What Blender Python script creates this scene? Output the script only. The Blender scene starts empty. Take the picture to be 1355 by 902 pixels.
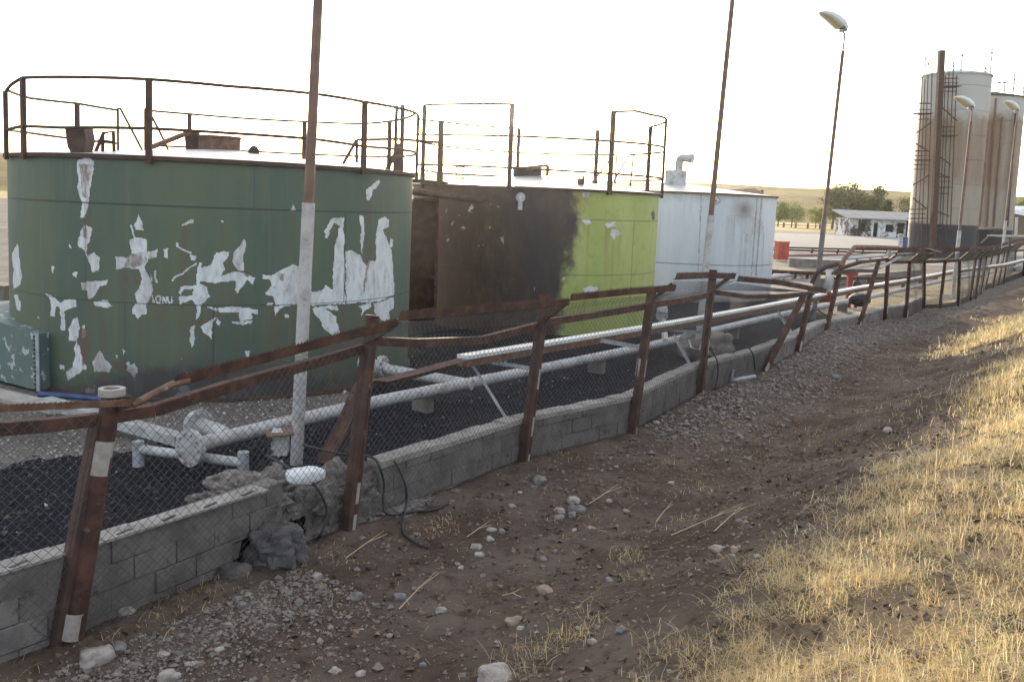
import bpy, bmesh, math, random
import numpy as np
from mathutils import Vector, Matrix, noise
random.seed(7); rng = np.random.default_rng(7)
SC = bpy.context.scene; COL = SC.collection
rad = math.radians

# ------------------------------------------------------------------ camera
EYE = 3.5; FPX = 1200.0; PPX, PPY = 677.5, 394.0
_p = math.atan(126/1200); _a = rad(2.35)
_r0 = np.array([1., 0, 0]); F0 = np.array([0, math.cos(_p), -math.sin(_p)]); _u0 = np.array([0, math.sin(_p), math.cos(_p)])
R0 = math.cos(_a)*_r0+math.sin(_a)*_u0; U0 = -math.sin(_a)*_r0+math.cos(_a)*_u0
C0 = np.array([0, 0, EYE])
cam = bpy.data.objects.new('camera', bpy.data.cameras.new('camera')); COL.objects.link(cam)
cam.matrix_world = Matrix(((R0[0], U0[0], -F0[0], 0), (R0[1], U0[1], -F0[1], 0), (R0[2], U0[2], -F0[2], EYE), (0, 0, 0, 1)))
cam.data.sensor_width = 36; cam.data.lens = FPX/1355*36; cam.data.shift_y = -(451-PPY)/1355
cam.data.clip_end = 9000; cam.data.clip_start = .1
SC.camera = cam

def ray(x, y): return (x-PPX)/FPX*R0-(y-PPY)/FPX*U0+F0
def G(x, y, z=0.0):
    d = ray(x, y); return C0+d*((z-EYE)/d[2])
def PL(x, y, P, n):
    d = ray(x, y); return C0+d*(np.dot(np.asarray(P)-C0, n)/np.dot(d, n))
def AT(x, y, Y):
    d = ray(x, y); return C0+d*(Y/d[1])
def proj(P):
    q = np.asarray(P, float)-C0; w = q@F0
    return PPX+FPX*(q@R0)/w, PPY-FPX*(q@U0)/w

# ------------------------------------------------------------------ tagging
def tag(o, label=None, cat=None, group=None, kind=None):
    if label: o['label'] = label
    if cat: o['category'] = cat
    if group: o['group'] = group
    if kind: o['kind'] = kind
    return o
def thing(name, label, cat, loc=(0, 0, 0), group=None):
    o = bpy.data.objects.new(name, None); COL.objects.link(o)
    o.location = [float(q) for q in loc]; o.empty_display_size = .1
    return tag(o, label, cat, group)
def wloc(o):
    v = Vector((0, 0, 0))
    while o is not None:
        v += o.location; o = o.parent
    return v
def copy_tree(o, parent=None):
    c = o.copy(); COL.objects.link(c)
    if parent: c.parent = parent
    for ch in list(o.children): copy_tree(ch, c)
    return c

# ------------------------------------------------------------------ mesh builder
def nrm(v):
    v = np.asarray(v, float); return v/(np.linalg.norm(v)+1e-12)
def fan_frames(path):
    P = [np.asarray(q, float) for q in path]; T = []
    for i in range(len(P)):
        a = P[max(i-1, 0)]; b = P[min(i+1, len(P)-1)]; T.append(nrm(b-a))
    ref = np.array([0, 0, 1.]) if abs(T[0][2]) < .9 else np.array([1., 0, 0])
    x = nrm(np.cross(ref, T[0])); out = []
    for t in T:
        x = nrm(x-t*np.dot(x, t)); out.append((x, np.cross(t, x)))
    return P, out
class MB:
    def __init__(s): s.v = []; s.f = []; s.smooth = True
    def add(s, vs, fs):
        n = len(s.v); s.v += [tuple(map(float, q)) for q in vs]; s.f += [tuple(i+n for i in f) for f in fs]; return s
    def tube(s, path, r, n=8, cap=True):
        P, fr = fan_frames(path); m = len(P); vs = []; fs = []
        rr = r if hasattr(r, '__len__') else [r]*m
        for i in range(m):
            x, y = fr[i]
            for k in range(n):
                t = 2*math.pi*k/n; vs.append(P[i]+(x*math.cos(t)+y*math.sin(t))*rr[i])
        for i in range(m-1):
            for k in range(n):
                k2 = (k+1) % n; fs.append((i*n+k, i*n+k2, i*n+n+k2, i*n+n+k))
        if cap: fs += [tuple(range(n))[::-1], tuple(range((m-1)*n, m*n))]
        return s.add(vs, fs)
    def bar(s, a, b, w, h, up=(0, 0, 1)):
        a = np.asarray(a, float); b = np.asarray(b, float); t = nrm(b-a); x = nrm(np.cross(t, up)); y = np.cross(x, t)
        c = [(-1, -1), (1, -1), (1, 1), (-1, 1)]
        vs = [p+x*i*w/2+y*j*h/2 for p in (a, b) for i, j in c]
        return s.add(vs, [(3, 2, 1, 0), (4, 5, 6, 7), (0, 1, 5, 4), (1, 2, 6, 5), (2, 3, 7, 6), (3, 0, 4, 7)])
    def angle(s, path, w, h, th, up=(0, 0, 1), side=1):
        # an angle iron swept along a path: vertical flange of height h, horizontal flange of width w
        for a, b in zip(path[:-1], path[1:]):
            a = np.asarray(a, float); b = np.asarray(b, float); t = nrm(b-a); x = nrm(np.cross(t, up)); y = np.cross(x, t)
            s.bar(a-y*h/2, b-y*h/2, th, h, up)
            s.bar(a+x*side*(w/2+th/2), b+x*side*(w/2+th/2), w, th, up)
        return s
    def box(s, c, d, rot=0):
        c = np.asarray(c, float); q = np.array([math.cos(rot), math.sin(rot), 0]); return s.bar(c-q*d[0]/2, c+q*d[0]/2, d[1], d[2])
    def lathe(s, c, prof, n=32, a0=0, a1=2*math.pi):
        full = abs(a1-a0-2*math.pi) < 1e-6; m = n if full else n+1; vs = []; fs = []
        for r, z in prof:
            for k in range(m):
                t = a0+(a1-a0)*k/n; vs.append((c[0]+r*math.cos(t), c[1]+r*math.sin(t), c[2]+z))
        for i in range(len(prof)-1):
            for k in range(n):
                k2 = (k+1) % m; fs.append((i*m+k, i*m+k2, i*m+m+k2, i*m+m+k))
        return s.add(vs, fs)
    def quad(s, a, b, c, d): return s.add([a, b, c, d], [(0, 1, 2, 3)])
    def build(s, name, mat, parent=None, angle=40):
        o = mesh_obj(name, np.array(s.v, float), s.f, mat, parent, angle); return o
def mesh_obj(name, V, Fs, mat, parent=None, angle=40, attr=None):
    me = bpy.data.meshes.new(name)
    off = np.array(wloc(parent)) if parent is not None else np.zeros(3)
    V = np.asarray(V, float)
    if len(V): V = V-off
    me.from_pydata(V.tolist(), [], Fs if isinstance(Fs, list) else Fs.tolist())
    if angle:
        me.polygons.foreach_set('use_smooth', [True]*len(me.polygons)); me.set_sharp_from_angle(angle=rad(angle))
    if attr:
        for k, arr in attr.items():
            at = me.color_attributes.new(k, 'FLOAT_COLOR', 'POINT')
            at.data.foreach_set('color', np.ascontiguousarray(arr, dtype=np.float32).ravel())
    me.materials.append(mat)
    o = bpy.data.objects.new(name, me); COL.objects.link(o)
    if parent is not None: o.parent = parent
    return o
def grid_faces(nu, nv):
    i = np.arange(nu-1)[:, None]*nv+np.arange(nv-1)[None]; i = i.ravel()
    return np.stack([i, i+1, i+nv+1, i+nv], 1)

# ------------------------------------------------------------------ materials
def node_mat(name):
    m = bpy.data.materials.new(name); m.use_nodes = True
    nt = m.node_tree; b = nt.nodes['Principled BSDF']; return m, nt, b
def tex_noise(nt, scale, detail=6, rough=.6, stretch=None, off=0):
    tc = nt.nodes.new('ShaderNodeTexCoord'); n = nt.nodes.new('ShaderNodeTexNoise')
    n.inputs['Scale'].default_value = scale; n.inputs['Detail'].default_value = detail; n.inputs['Roughness'].default_value = rough
    mp = nt.nodes.new('ShaderNodeMapping'); mp.inputs['Location'].default_value = (off, off*.7, off*.3)
    if stretch: mp.inputs['Scale'].default_value = stretch
    nt.links.new(tc.outputs['Object'], mp.inputs[0]); nt.links.new(mp.outputs[0], n.inputs['Vector'])
    return n.outputs['Fac']
def ramp(nt, fac, lo, hi):
    r = nt.nodes.new('ShaderNodeMapRange'); r.interpolation_type = 'SMOOTHSTEP'
    r.inputs['From Min'].default_value = lo; r.inputs['From Max'].default_value = hi
    nt.links.new(fac, r.inputs['Value']); return r.outputs['Result']
def mix(nt, fac, a, b, mode='MIX'):
    n = nt.nodes.new('ShaderNodeMix'); n.data_type = 'RGBA'; n.blend_type = mode
    for sock, val in ((n.inputs[0], fac), (n.inputs[6], a), (n.inputs[7], b)):
        if isinstance(val, (int, float)): sock.default_value = val
        elif isinstance(val, (tuple, list)): sock.default_value = (*val[:3], 1)
        else: nt.links.new(val, sock)
    return n.outputs[2]
def mth(nt, op, a, b=None):
    n = nt.nodes.new('ShaderNodeMath'); n.operation = op; n.use_clamp = False
    for i, val in enumerate((a, b)):
        if val is None: continue
        if isinstance(val, (int, float)): n.inputs[i].default_value = val
        else: nt.links.new(val, n.inputs[i])
    return n.outputs[0]
def bump(nt, b, fac, dist, strength=.6):
    n = nt.nodes.new('ShaderNodeBump'); n.inputs['Distance'].default_value = dist; n.inputs['Strength'].default_value = strength
    nt.links.new(fac, n.inputs['Height']); nt.links.new(n.outputs[0], b.inputs['Normal'])
def mat(name, c1, c2, scale=5, lo=.4, hi=.65, rough=.8, metal=0, c3=None, s3=14, lo3=.58, hi3=.68, bd=.004, bs=40, stretch=None, detail=8):
    m, nt, b = node_mat(name)
    c = mix(nt, ramp(nt, tex_noise(nt, scale, detail, .62, stretch), lo, hi), c1, c2)
    if c3: c = mix(nt, ramp(nt, tex_noise(nt, s3, 8, .65, stretch, 3.1), lo3, hi3), c, c3)
    nt.links.new(c, b.inputs['Base Color']); b.inputs['Roughness'].default_value = rough; b.inputs['Metallic'].default_value = metal
    if bd: bump(nt, b, tex_noise(nt, bs, 5, .6, None, 1.7), bd)
    return m
RUST = mat('rusty_steel', (.040, .018, .013), (.092, .040, .026), 5, c3=(.17, .10, .065), s3=9, lo3=.6, hi3=.74, rough=.85)
RUSTD = mat('dark_rusty_steel', (.05, .028, .022), (.085, .045, .032), 5, rough=.8)
RUSTL = mat('light_rusty_steel', (.11, .055, .035), (.17, .10, .07), 9, c3=(.3, .27, .24), s3=15, lo3=.62, hi3=.7, rough=.8)
GALV = mat('galvanised_steel', (.36, .37, .39), (.26, .26, .27), 7, c3=(.16, .11, .08), s3=12, lo3=.62, hi3=.75, rough=.55, metal=.25)
WHITE = mat('white_paint', (.40, .40, .40), (.29, .285, .28), 4, c3=(.20, .165, .14), s3=6, lo3=.53, hi3=.68, rough=.55)
LID = mat('white_tray_lid', (.62, .62, .61), (.50, .50, .49), 3, rough=.45, c3=(.45, .43, .40), s3=9, lo3=.66, hi3=.75)
WIRE = mat('chain_link_wire', (.075, .068, .065), (.12, .10, .09), 9, rough=.7, metal=.2, bd=0)
CONC = mat('concrete_block', (.185, .168, .155), (.12, .108, .10), 3.2, c3=(.065, .058, .055), s3=6, lo3=.58, hi3=.72, rough=.95, bd=.012, bs=70)
CONCL = mat('pale_concrete', (.33, .31, .285), (.24, .22, .20), 4, c3=(.13, .12, .11), s3=9, lo3=.6, hi3=.7, rough=.95, bd=.012, bs=60)
LUMP = mat('broken_concrete', (.20, .18, .16), (.11, .095, .085), 5, c3=(.36, .34, .31), s3=13, lo3=.6, hi3=.68, rough=.95, bd=.03, bs=25)
BOULD = mat('dark_boulder_rock', (.075, .07, .07), (.115, .105, .10), 6, c3=(.24, .23, .22), s3=17, lo3=.66, hi3=.72, rough=.9, bd=.02, bs=20)
BAND = mat('white_reflective_band', (.32, .29, .26), (.24, .21, .18), 12, c3=(.2, .13, .09), s3=20, lo3=.62, hi3=.72, rough=.7)
BLACKR = mat('black_rubber', (.018, .018, .02), (.035, .034, .034), 9, rough=.55)
BLUE = mat('blue_hose', (.045, .08, .2), (.03, .05, .12), 6, rough=.5)
SACKM = mat('white_plastic_sack', (.66, .68, .70), (.55, .56, .58), 9, rough=.5, bd=.01, bs=22)
REDM = mat('red_paint', (.40, .060, .03), (.31, .045, .024), 4, rough=.5)
REDD = mat('faded_red_paint', (.27, .05, .035), (.17, .04, .03), 6, rough=.7)
ROOFM = mat('pale_tank_roof', (.48, .48, .47), (.36, .35, .34), 2.5, rough=.42, metal=.3, c3=(.22, .18, .15), s3=5, lo3=.6, hi3=.72)
LAMPM = mat('grey_lamp_housing', (.50, .54, .60), (.44, .47, .52), 6, rough=.45, bd=0)
LENSM = mat('yellowed_lamp_lens', (.60, .53, .36), (.52, .45, .30), 6, rough=.3, bd=0)
POLEU = mat('brown_painted_pole', (.155, .085, .06), (.11, .062, .045), 5, rough=.6)
STONE = mat('pale_river_stone', (.33, .30, .27), (.21, .18, .155), 14, rough=.85, bd=.004, c3=(.2, .16, .14), s3=9, lo3=.6, hi3=.7)
STONET = mat('tan_river_stone', (.30, .215, .15), (.19, .135, .10), 12, rough=.85)
STONEG = mat('grey_river_stone', (.19, .18, .172), (.12, .112, .105), 12, rough=.85)

# attribute driven material: R,G,B,A of attribute 'mask'
def attr_rgb(nt):
    a = nt.nodes.new('ShaderNodeAttribute'); a.attribute_name = 'mask'
    s = nt.nodes.new('ShaderNodeSeparateColor'); nt.links.new(a.outputs['Color'], s.inputs[0])
    return s.outputs[0], s.outputs[1], s.outputs[2], a.outputs['Alpha']
def tank_mat(name, g1, g2, peel1, peel2, rust, soot, streak=None):
    m, nt, b = node_mat(name); R, Gc, B, A = attr_rgb(nt)
    base = mix(nt, ramp(nt, tex_noise(nt, 1.1, 6, .6, (1, 1, .28)), .36, .66), g1, g2)
    st = ramp(nt, tex_noise(nt, 7, 5, .6, (1, 1, .05), 5), .52, .8)
    base = mix(nt, mth(nt, 'MULTIPLY', st, .7), base, streak or tuple(q*.6 for q in g2))
    base = mix(nt, mth(nt, 'MULTIPLY', ramp(nt, tex_noise(nt, 26, 6, .7, None, 2), .64, .72), .35), base, tuple(min(1, q*2) for q in g1))
    pc = mix(nt, ramp(nt, tex_noise(nt, 9, 8, .7, (1, 1, .4), 8), .42, .68), peel1, peel2)
    pc = mix(nt, ramp(nt, tex_noise(nt, 17, 7, .75, (1, 1, .5), 4), .60, .68), pc, tuple(q*.4 for q in peel2)); pc = mix(nt, mth(nt, 'MULTIPLY', ramp(nt, tex_noise(nt, 2.2, 6, .7, (1, 1, .3), 24), .5, .7), .55), pc, rust)
    thr = mth(nt, 'ADD', R, mth(nt, 'MULTIPLY', mth(nt, 'SUBTRACT', tex_noise(nt, 30, 4, .7, None, 6), .5), .9))
    c = mix(nt, mth(nt, 'MULTIPLY', ramp(nt, thr, .30, .42), .55), base, tuple(q*.45 for q in g1)); c = mix(nt, ramp(nt, thr, .46, .56), c, pc)
    gr = mth(nt, 'MULTIPLY', Gc, ramp(nt, tex_noise(nt, 12, 6, .7, (1, 1, .3), 9), .25, .6))
    c = mix(nt, gr, c, rust)
    sn = mth(nt, 'MULTIPLY', B, mth(nt, 'ADD', .72, mth(nt, 'MULTIPLY', tex_noise(nt, 5, 8, .7, (1, 1, .5), 12), .55)))
    s2 = mix(nt, ramp(nt, tex_noise(nt, 3.3, 9, .72, (1, 1, .35), 14), .42, .72), soot, tuple(q*1.9 for q in soot))
    nn = nt.nodes.new('ShaderNodeClamp'); nt.links.new(sn, nn.inputs[0])
    c = mix(nt, nn.outputs[0], c, s2); c = mix(nt, mth(nt, 'MULTIPLY', mth(nt, 'MULTIPLY', Gc, nn.outputs[0]), ramp(nt, tex_noise(nt, 1.7, 8, .7, (1, 1, .3), 31), .3, .65)), c, tuple(q*.55 for q in rust))
    c = mix(nt, A, c, tuple(min(.022, q*.3) for q in g2))
    nt.links.new(c, b.inputs['Base Color'])
    b.inputs['Roughness'].default_value = .6
    bump(nt, b, mth(nt, 'ADD', mth(nt, 'MULTIPLY', tex_noise(nt, .9, 3, .5, None, 4), 2.0), mth(nt, 'MULTIPLY', ramp(nt, thr, .44, .56), -.12)), .03, .5)
    return m

# ------------------------------------------------------------------ light and sky
SUN_EL, SUN_AZ = rad(9.6), rad(-1.5)
sv = Vector((math.sin(SUN_AZ)*math.cos(SUN_EL), math.cos(SUN_AZ)*math.cos(SUN_EL), math.sin(SUN_EL)))
sl = bpy.data.lights.new('sun', 'SUN'); sl.energy = 3.2; sl.angle = rad(.6); sl.color = (1, .86, .62)
so = bpy.data.objects.new('sun', sl); COL.objects.link(so); so.rotation_euler = sv.to_track_quat('Z', 'Y').to_euler(); so.location = (0, 0, 40)
W = bpy.data.worlds.new('World'); SC.world = W; W.use_nodes = True; wn = W.node_tree
bg = wn.nodes['Background']; sky = wn.nodes.new('ShaderNodeTexSky'); sky.sky_type = 'NISHITA'; sky.sun_disc = False
sky.sun_elevation = SUN_EL; sky.sun_rotation = SUN_AZ; sky.dust_density = 2.0; sky.air_density = 1.0; sky.ozone_density = 2.0; sky.altitude = 600
veil = wn.nodes.new('ShaderNodeMix'); veil.data_type = 'RGBA'; veil.blend_type = 'ADD'; veil.inputs[0].default_value = 1.0
wn.links.new(sky.outputs[0], veil.inputs[6]); veil.inputs[7].default_value = (2.45, 2.2, 1.85, 1)   # thin high cloud veil
wn.links.new(veil.outputs[2], bg.inputs['Color']); bg.inputs['Strength'].default_value = .12
SC.view_settings.view_transform = 'Standard'; SC.view_settings.look = 'None'; SC.view_settings.gamma = 1; SC.view_settings.exposure = 1.62

# ------------------------------------------------------------------ fence line coordinates
FN = np.array([.813, -.582, 0]); FD = np.array([.582, .813, 0]); P0 = np.array([-3.24, 6.51, 0])
FEET = [(90, 862), (460, 710), (692, 617), (835, 580), (925, 528), (1003, 503), (1052, 480), (1088, 457), (1131, 447), (1171, 433), (1198, 428), (1223, 414), (1243, 414), (1268, 410), (1283, 402), (1302, 386), (1327, 378), (1354, 368)]
FW = [G(*q) for q in FEET]
_fv = [float(FD@(q-P0)) for q in FW]; _fu = [float(FN@(q-P0)) for q in FW]
def uf(v): return np.interp(v, [-60, -5]+_fv+[140], [.1, .05]+_fu+[-3])
def uv_to_xy(du, v):
    u = uf(v)+du; return P0[0]+u*FN[0]+v*FD[0], P0[1]+u*FN[1]+v*FD[1]
def xy_to_uv(x, y):
    v = (x-P0[0])*FD[0]+(y-P0[1])*FD[1]; u = (x-P0[0])*FN[0]+(y-P0[1])*FN[1]; return u-uf(v), v
def wl(du, v, z):
    x, y = uv_to_xy(du, v); return np.array([float(x), float(y), z])
def nz(x, y, s, o=0.0): return noise.noise(Vector((x*s+o, y*s-o, o*.37)))
def sp(x): return math.log1p(math.exp(min(x, 40.)))
def hout(x, y):
    du, v = xy_to_uv(x, y)
    h = .5*.35*sp((du-2.7)/.35)-.5*.6*sp((du-7.2)/.6)
    k = min(1, max(0, du/1.2))
    k2 = min(1, max(0, (du-2.6)/1.6))
    h += (.05+.09*k2)*k*nz(x, y, .55, 3)+(.03+.03*k2)*k*nz(x, y, 1.7, 9)+.022*nz(x, y, 4.2, 5)+.012*nz(x, y, 8, 2)+.022*k2*nz(x, y, 4, 1)
    h += .30*math.exp(-((v-22)/5.5)**2)*math.exp(-((du-.2)/1.3)**2)+.12*math.exp(-((v-34)/6)**2)*math.exp(-((du-.6)/1.2)**2)
    h += .09*math.exp(-((du-.02)/.22)**2)
    h -= .05*math.exp(-((du-2.0)/.7)**2)
    return float(h)
def hyard(x, y):
    t = min(1, max(0, (y-45)/65)); t = t*t*(3-2*t)
    return .3+.7*t+(.02*nz(x, y, 1.2)+.012*nz(x, y, 4) if y < 60 else 0)
def GT(px, py):
    d = ray(px, py); t = 1.5; last = t
    while t < 120:
        P = C0+d*t
        if P[2] < hout(P[0], P[1]): break
        last = t; t *= 1.01
    for _ in range(12):
        m = (last+t)/2; P = C0+d*m
        if P[2] < hout(P[0], P[1]): t = m
        else: last = m
    return C0+d*t
def inpoly(px, py, poly):
    px = np.asarray(px); py = np.asarray(py); c = np.zeros(px.shape, bool); n = len(poly)
    for i in range(n):
        x1, y1 = poly[i]; x2, y2 = poly[i-1]
        if y1 == y2: continue
        c ^= ((y1 > py) != (y2 > py)) & (px < (x2-x1)*(py-y1)/(y2-y1)+x1)
    return c
def steps(a, b, s0, g, far):
    out = [a]; s = s0
    while out[-1] < far:
        out.append(out[-1]+s)
        if out[-1] > b: s *= g
    return out

# ------------------------------------------------------------------ ground outside the fence
def build_ground():
    vs = [-220, -120, -60, -30, -15]+steps(-9, 22, .11, 1.07, 850)
    us = [-.2, -.1, 0]+steps(.08, 9, .08, 1.12, 420)
    V = np.zeros((len(vs), len(us), 3)); M = np.zeros((len(vs), len(us), 4)); M[..., 3] = 1
    for i, v in enumerate(vs):
        for j, du in enumerate(us):
            x, y = uv_to_xy(du, v); x = float(x); y = float(y)
            z = hout(x, y) if v < 120 else .5*.35*sp((du-2.7)/.35)-.5*.6*sp((du-7.2)/.6)
            V[i, j] = (x, y, z)
            g = max(0, 1-abs(du-.2)/1.7)*(.35+.65*math.exp(-((v-24)/10)**2))+(.75 if v > 20 and du < 2.2 else 0)*max(0, 1-du/2.4)
            M[i, j, 0] = min(.8, g*.75)                                   # gravel spill along the wall
            M[i, j, 1] = min(1, max(0, (du-3.7)/1.0))*.9+min(.5, max(0, (v-26)/30))*(1 if du > 1.6 else .2)   # straw
    m, nt, b = node_mat('brown_dirt'); R, Gc, B, A = attr_rgb(nt)
    c = mix(nt, ramp(nt, tex_noise(nt, .9, 9, .65), .36, .66), (.117, .087, .070), (.196, .155, .127))
    c = mix(nt, mth(nt, 'MULTIPLY', ramp(nt, tex_noise(nt, 5, 9, .75, None, 4), .48, .66), .75), c, (.070, .045, .034))
    gv = mix(nt, ramp(nt, tex_noise(nt, 35, 4, .7, None, 7), .4, .62), (.13, .115, .10), (.25, .225, .20))
    gm = mth(nt, 'ADD', R, mth(nt, 'MULTIPLY', mth(nt, 'SUBTRACT', tex_noise(nt, 2.5, 6, .7, None, 9), .5), 1.1))
    c = mix(nt, mth(nt, 'MULTIPLY', ramp(nt, gm, .42, .66), .75), c, gv)
    st = mix(nt, ramp(nt, tex_noise(nt, 20, 6, .7, None, 11), .4, .65), (.26, .19, .11), (.40, .32, .20))
    sm = mth(nt, 'ADD', Gc, mth(nt, 'MULTIPLY', mth(nt, 'SUBTRACT', tex_noise(nt, 1.1, 7, .7, None, 13), .5), 1.4))
    c = mix(nt, mth(nt, 'MULTIPLY', ramp(nt, sm, .5, .9), .34), c, st)
    sp_ = ramp(nt, tex_noise(nt, 60, 4, .65, None, 17), .63, .68)
    c = mix(nt, mth(nt, 'MULTIPLY', sp_, .7), c, (.30, .27, .24))
    nt.links.new(c, b.inputs['Base Color']); b.inputs['Roughness'].default_value = .97; b.inputs['Specular IOR Level'].default_value = .03
    hh = mth(nt, 'ADD', tex_noise(nt, 14, 9, .72, None, 2), mth(nt, 'MULTIPLY', tex_noise(nt, 60, 4, .7, None, 3), .35))
    bump(nt, b, hh, .075, 1.0)
    o = mesh_obj('ground', V.reshape(-1, 3), grid_faces(len(vs), len(us))[:, ::-1], m, None, 0, {'mask': M.reshape(-1, 4)})
    o.data.polygons.foreach_set('use_smooth', [True]*len(o.data.polygons)); tag(o, kind='structure')
build_ground()

# ------------------------------------------------------------------ yard inside the fence, plain and hills
OIL = [(-80, 628), (100, 605), (200, 590), (330, 572), (400, 560), (470, 528), (520, 490), (535, 425), (700, 418), (860, 402), (880, 396), (1000, 388), (1080, 390), (1105, 420), (900, 510), (600, 660), (300, 780), (-200, 960)]
def build_yard():
    vs = [-500, -300, -150, -60, -30, -15]+steps(-8, 40, .14, 1.06, 850)
    us = [-.16, -.17]+[-q for q in steps(.15, 14, .14, 1.09, 850)]
    V = np.zeros((len(vs), len(us), 3)); M = np.zeros((len(vs), len(us), 4)); M[..., 3] = 1
    for i, v in enumerate(vs):
        for j, du in enumerate(us):
            x, y = uv_to_xy(du, v); V[i, j] = (x, y, hyard(float(x), float(y)) if j else -.4)
    F = V.reshape(-1, 3); ok = F[:, 1] > 2
    px = np.full(len(F), -9e3); py = px.copy(); px[ok], py[ok] = proj(F[ok])
    jx = np.array([nz(q[0], q[1], 1.3, 2) for q in F])*18; jy = np.array([nz(q[0], q[1], 1.3, 7) for q in F])*10
    Mf = M.reshape(-1, 4)
    Mf[:, 0] = inpoly(px+jx, py+jy, OIL)
    Y = F[:, 1]
    Mf[:, 1] = np.clip((Y-125)/20, 0, 1)
    lot = (Y > 62) & (Y < 118) & (F[:, 0] > 12); Mf[lot, 2] = 1
    for poly in ([(1030, 352), (1090, 352), (1090, 366), (1030, 366)], [(1120, 372), (1215, 366), (1300, 372), (1215, 415), (1120, 408)], [(1230, 385), (1310, 366), (1300, 400), (1240, 408)], [(-20, 285), (14, 285), (14, 306), (-20, 306)], [(-20, 385), (16, 385), (16, 402), (-20, 402)]):
        k = inpoly(px+jx*.5, py+jy*.3, poly); Mf[k, 1] = .52; Mf[k, 2] = 0
    m, nt, b = node_mat('yard_gravel'); R, Gc, B, A = attr_rgb(nt)
    c = mix(nt, ramp(nt, tex_noise(nt, .35, 8, .65), .36, .66), (.15, .13, .115), (.22, .20, .18))
    c = mix(nt, mth(nt, 'MULTIPLY', ramp(nt, tex_noise(nt, 16, 5, .75, None, 4), .52, .66), .7), c, (.40, .39, .36))
    c = mix(nt, mth(nt, 'MULTIPLY', B, .75), c, (.36, .345, .325))
    dry = mix(nt, ramp(nt, tex_noise(nt, .5, 8, .7, None, 21), .35, .65), (.34, .26, .12), (.44, .36, .19))
    c = mix(nt, ramp(nt, mth(nt, 'ADD', Gc, mth(nt, 'MULTIPLY', mth(nt, 'SUBTRACT', tex_noise(nt, 1.5, 7, .7, None, 6), .5), .8)), .4, .7), c, dry)
    oil = mix(nt, ramp(nt, tex_noise(nt, 22, 6, .75, None, 8), .5, .68), (.016, .016, .021), (.046, .046, .058))
    oil = mix(nt, mth(nt, 'MULTIPLY', ramp(nt, tex_noise(nt, 1.6, 6, .7, None, 18), .52, .72), .6), oil, (.055, .045, .042))
    oil = mix(nt, ramp(nt, tex_noise(nt, 48, 3, .6, None, 28), .68, .73), oil, (.19, .19, .21))
    om = mth(nt, 'ADD', R, mth(nt, 'MULTIPLY', mth(nt, 'SUBTRACT', tex_noise(nt, 7, 6, .7, None, 19), .5), .5))
    of = ramp(nt, om, .35, .65)
    c = mix(nt, of, c, oil)
    nt.links.new(c, b.inputs['Base Color']); b.inputs['Roughness'].default_value = .85
    b.inputs['Specular IOR Level'].default_value = .06
    bump(nt, b, mth(nt, 'ADD', tex_noise(nt, 30, 5, .75, None, 2), mth(nt, 'MULTIPLY', tex_noise(nt, 5, 5, .6, None, 3), .8)), .05, .9)
    o = mesh_obj('yard', F, grid_faces(len(vs), len(us)), m, None, 0, {'mask': Mf})
    o.data.polygons.foreach_set('use_smooth', [True]*len(o.data.polygons)); tag(o, kind='structure')
build_yard()
def build_hills():
    N = 220; K = 16; V = []
    for i in range(N+1):
        az = rad(-60+130*i/N)
        pk = 17.5+2.6*nz(i, 0, .035, 4)+1*nz(i, 0, .12, 8)
        for k in range(K+1):
            t = k/K; D = 260+260*t
            h = pk*math.sin(min(1, t)*math.pi/2)**1.3+1.2*nz(i, k, .17, 2)*t-1
            V.append((D*math.sin(az), D*math.cos(az), 1+h))
    m = mat('dry_hill_grass', (.27, .215, .12), (.20, .155, .085), .03, .4, .62, rough=1, bd=0, c3=(.17, .15, .085), s3=.07, lo3=.56, hi3=.7)
    o = mesh_obj('hills', V, grid_faces(N+1, K+1), m, None, 60); m.node_tree.nodes['Principled BSDF'].inputs['Specular IOR Level'].default_value = 0; tag(o, kind='structure')
build_hills()

def build_haze():
    m = bpy.data.materials.new('haze'); m.use_nodes = True; nt = m.node_tree; nt.nodes.clear()
    out = nt.nodes.new('ShaderNodeOutputMaterial'); v = nt.nodes.new('ShaderNodeVolumePrincipled')
    v.inputs['Color'].default_value = (.95, .95, .95, 1); v.inputs['Density'].default_value = .00016; v.inputs['Anisotropy'].default_value = .93
    nt.links.new(v.outputs[0], out.inputs['Volume'])
    mb = MB(); mb.bar((-1500, 0, 21), (1500, 0, 21), 3000, 48); o = mb.build('haze', m, None, 0); bm = bmesh.new(); bm.from_mesh(o.data); bmesh.ops.recalc_face_normals(bm, faces=bm.faces[:]); bm.to_mesh(o.data); bm.free(); print('HAZE', [tuple(p.normal)+tuple(p.center) for p in o.data.polygons][:3]); tag(o, 'dusty evening haze', 'haze', None, 'stuff')
build_haze()

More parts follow.
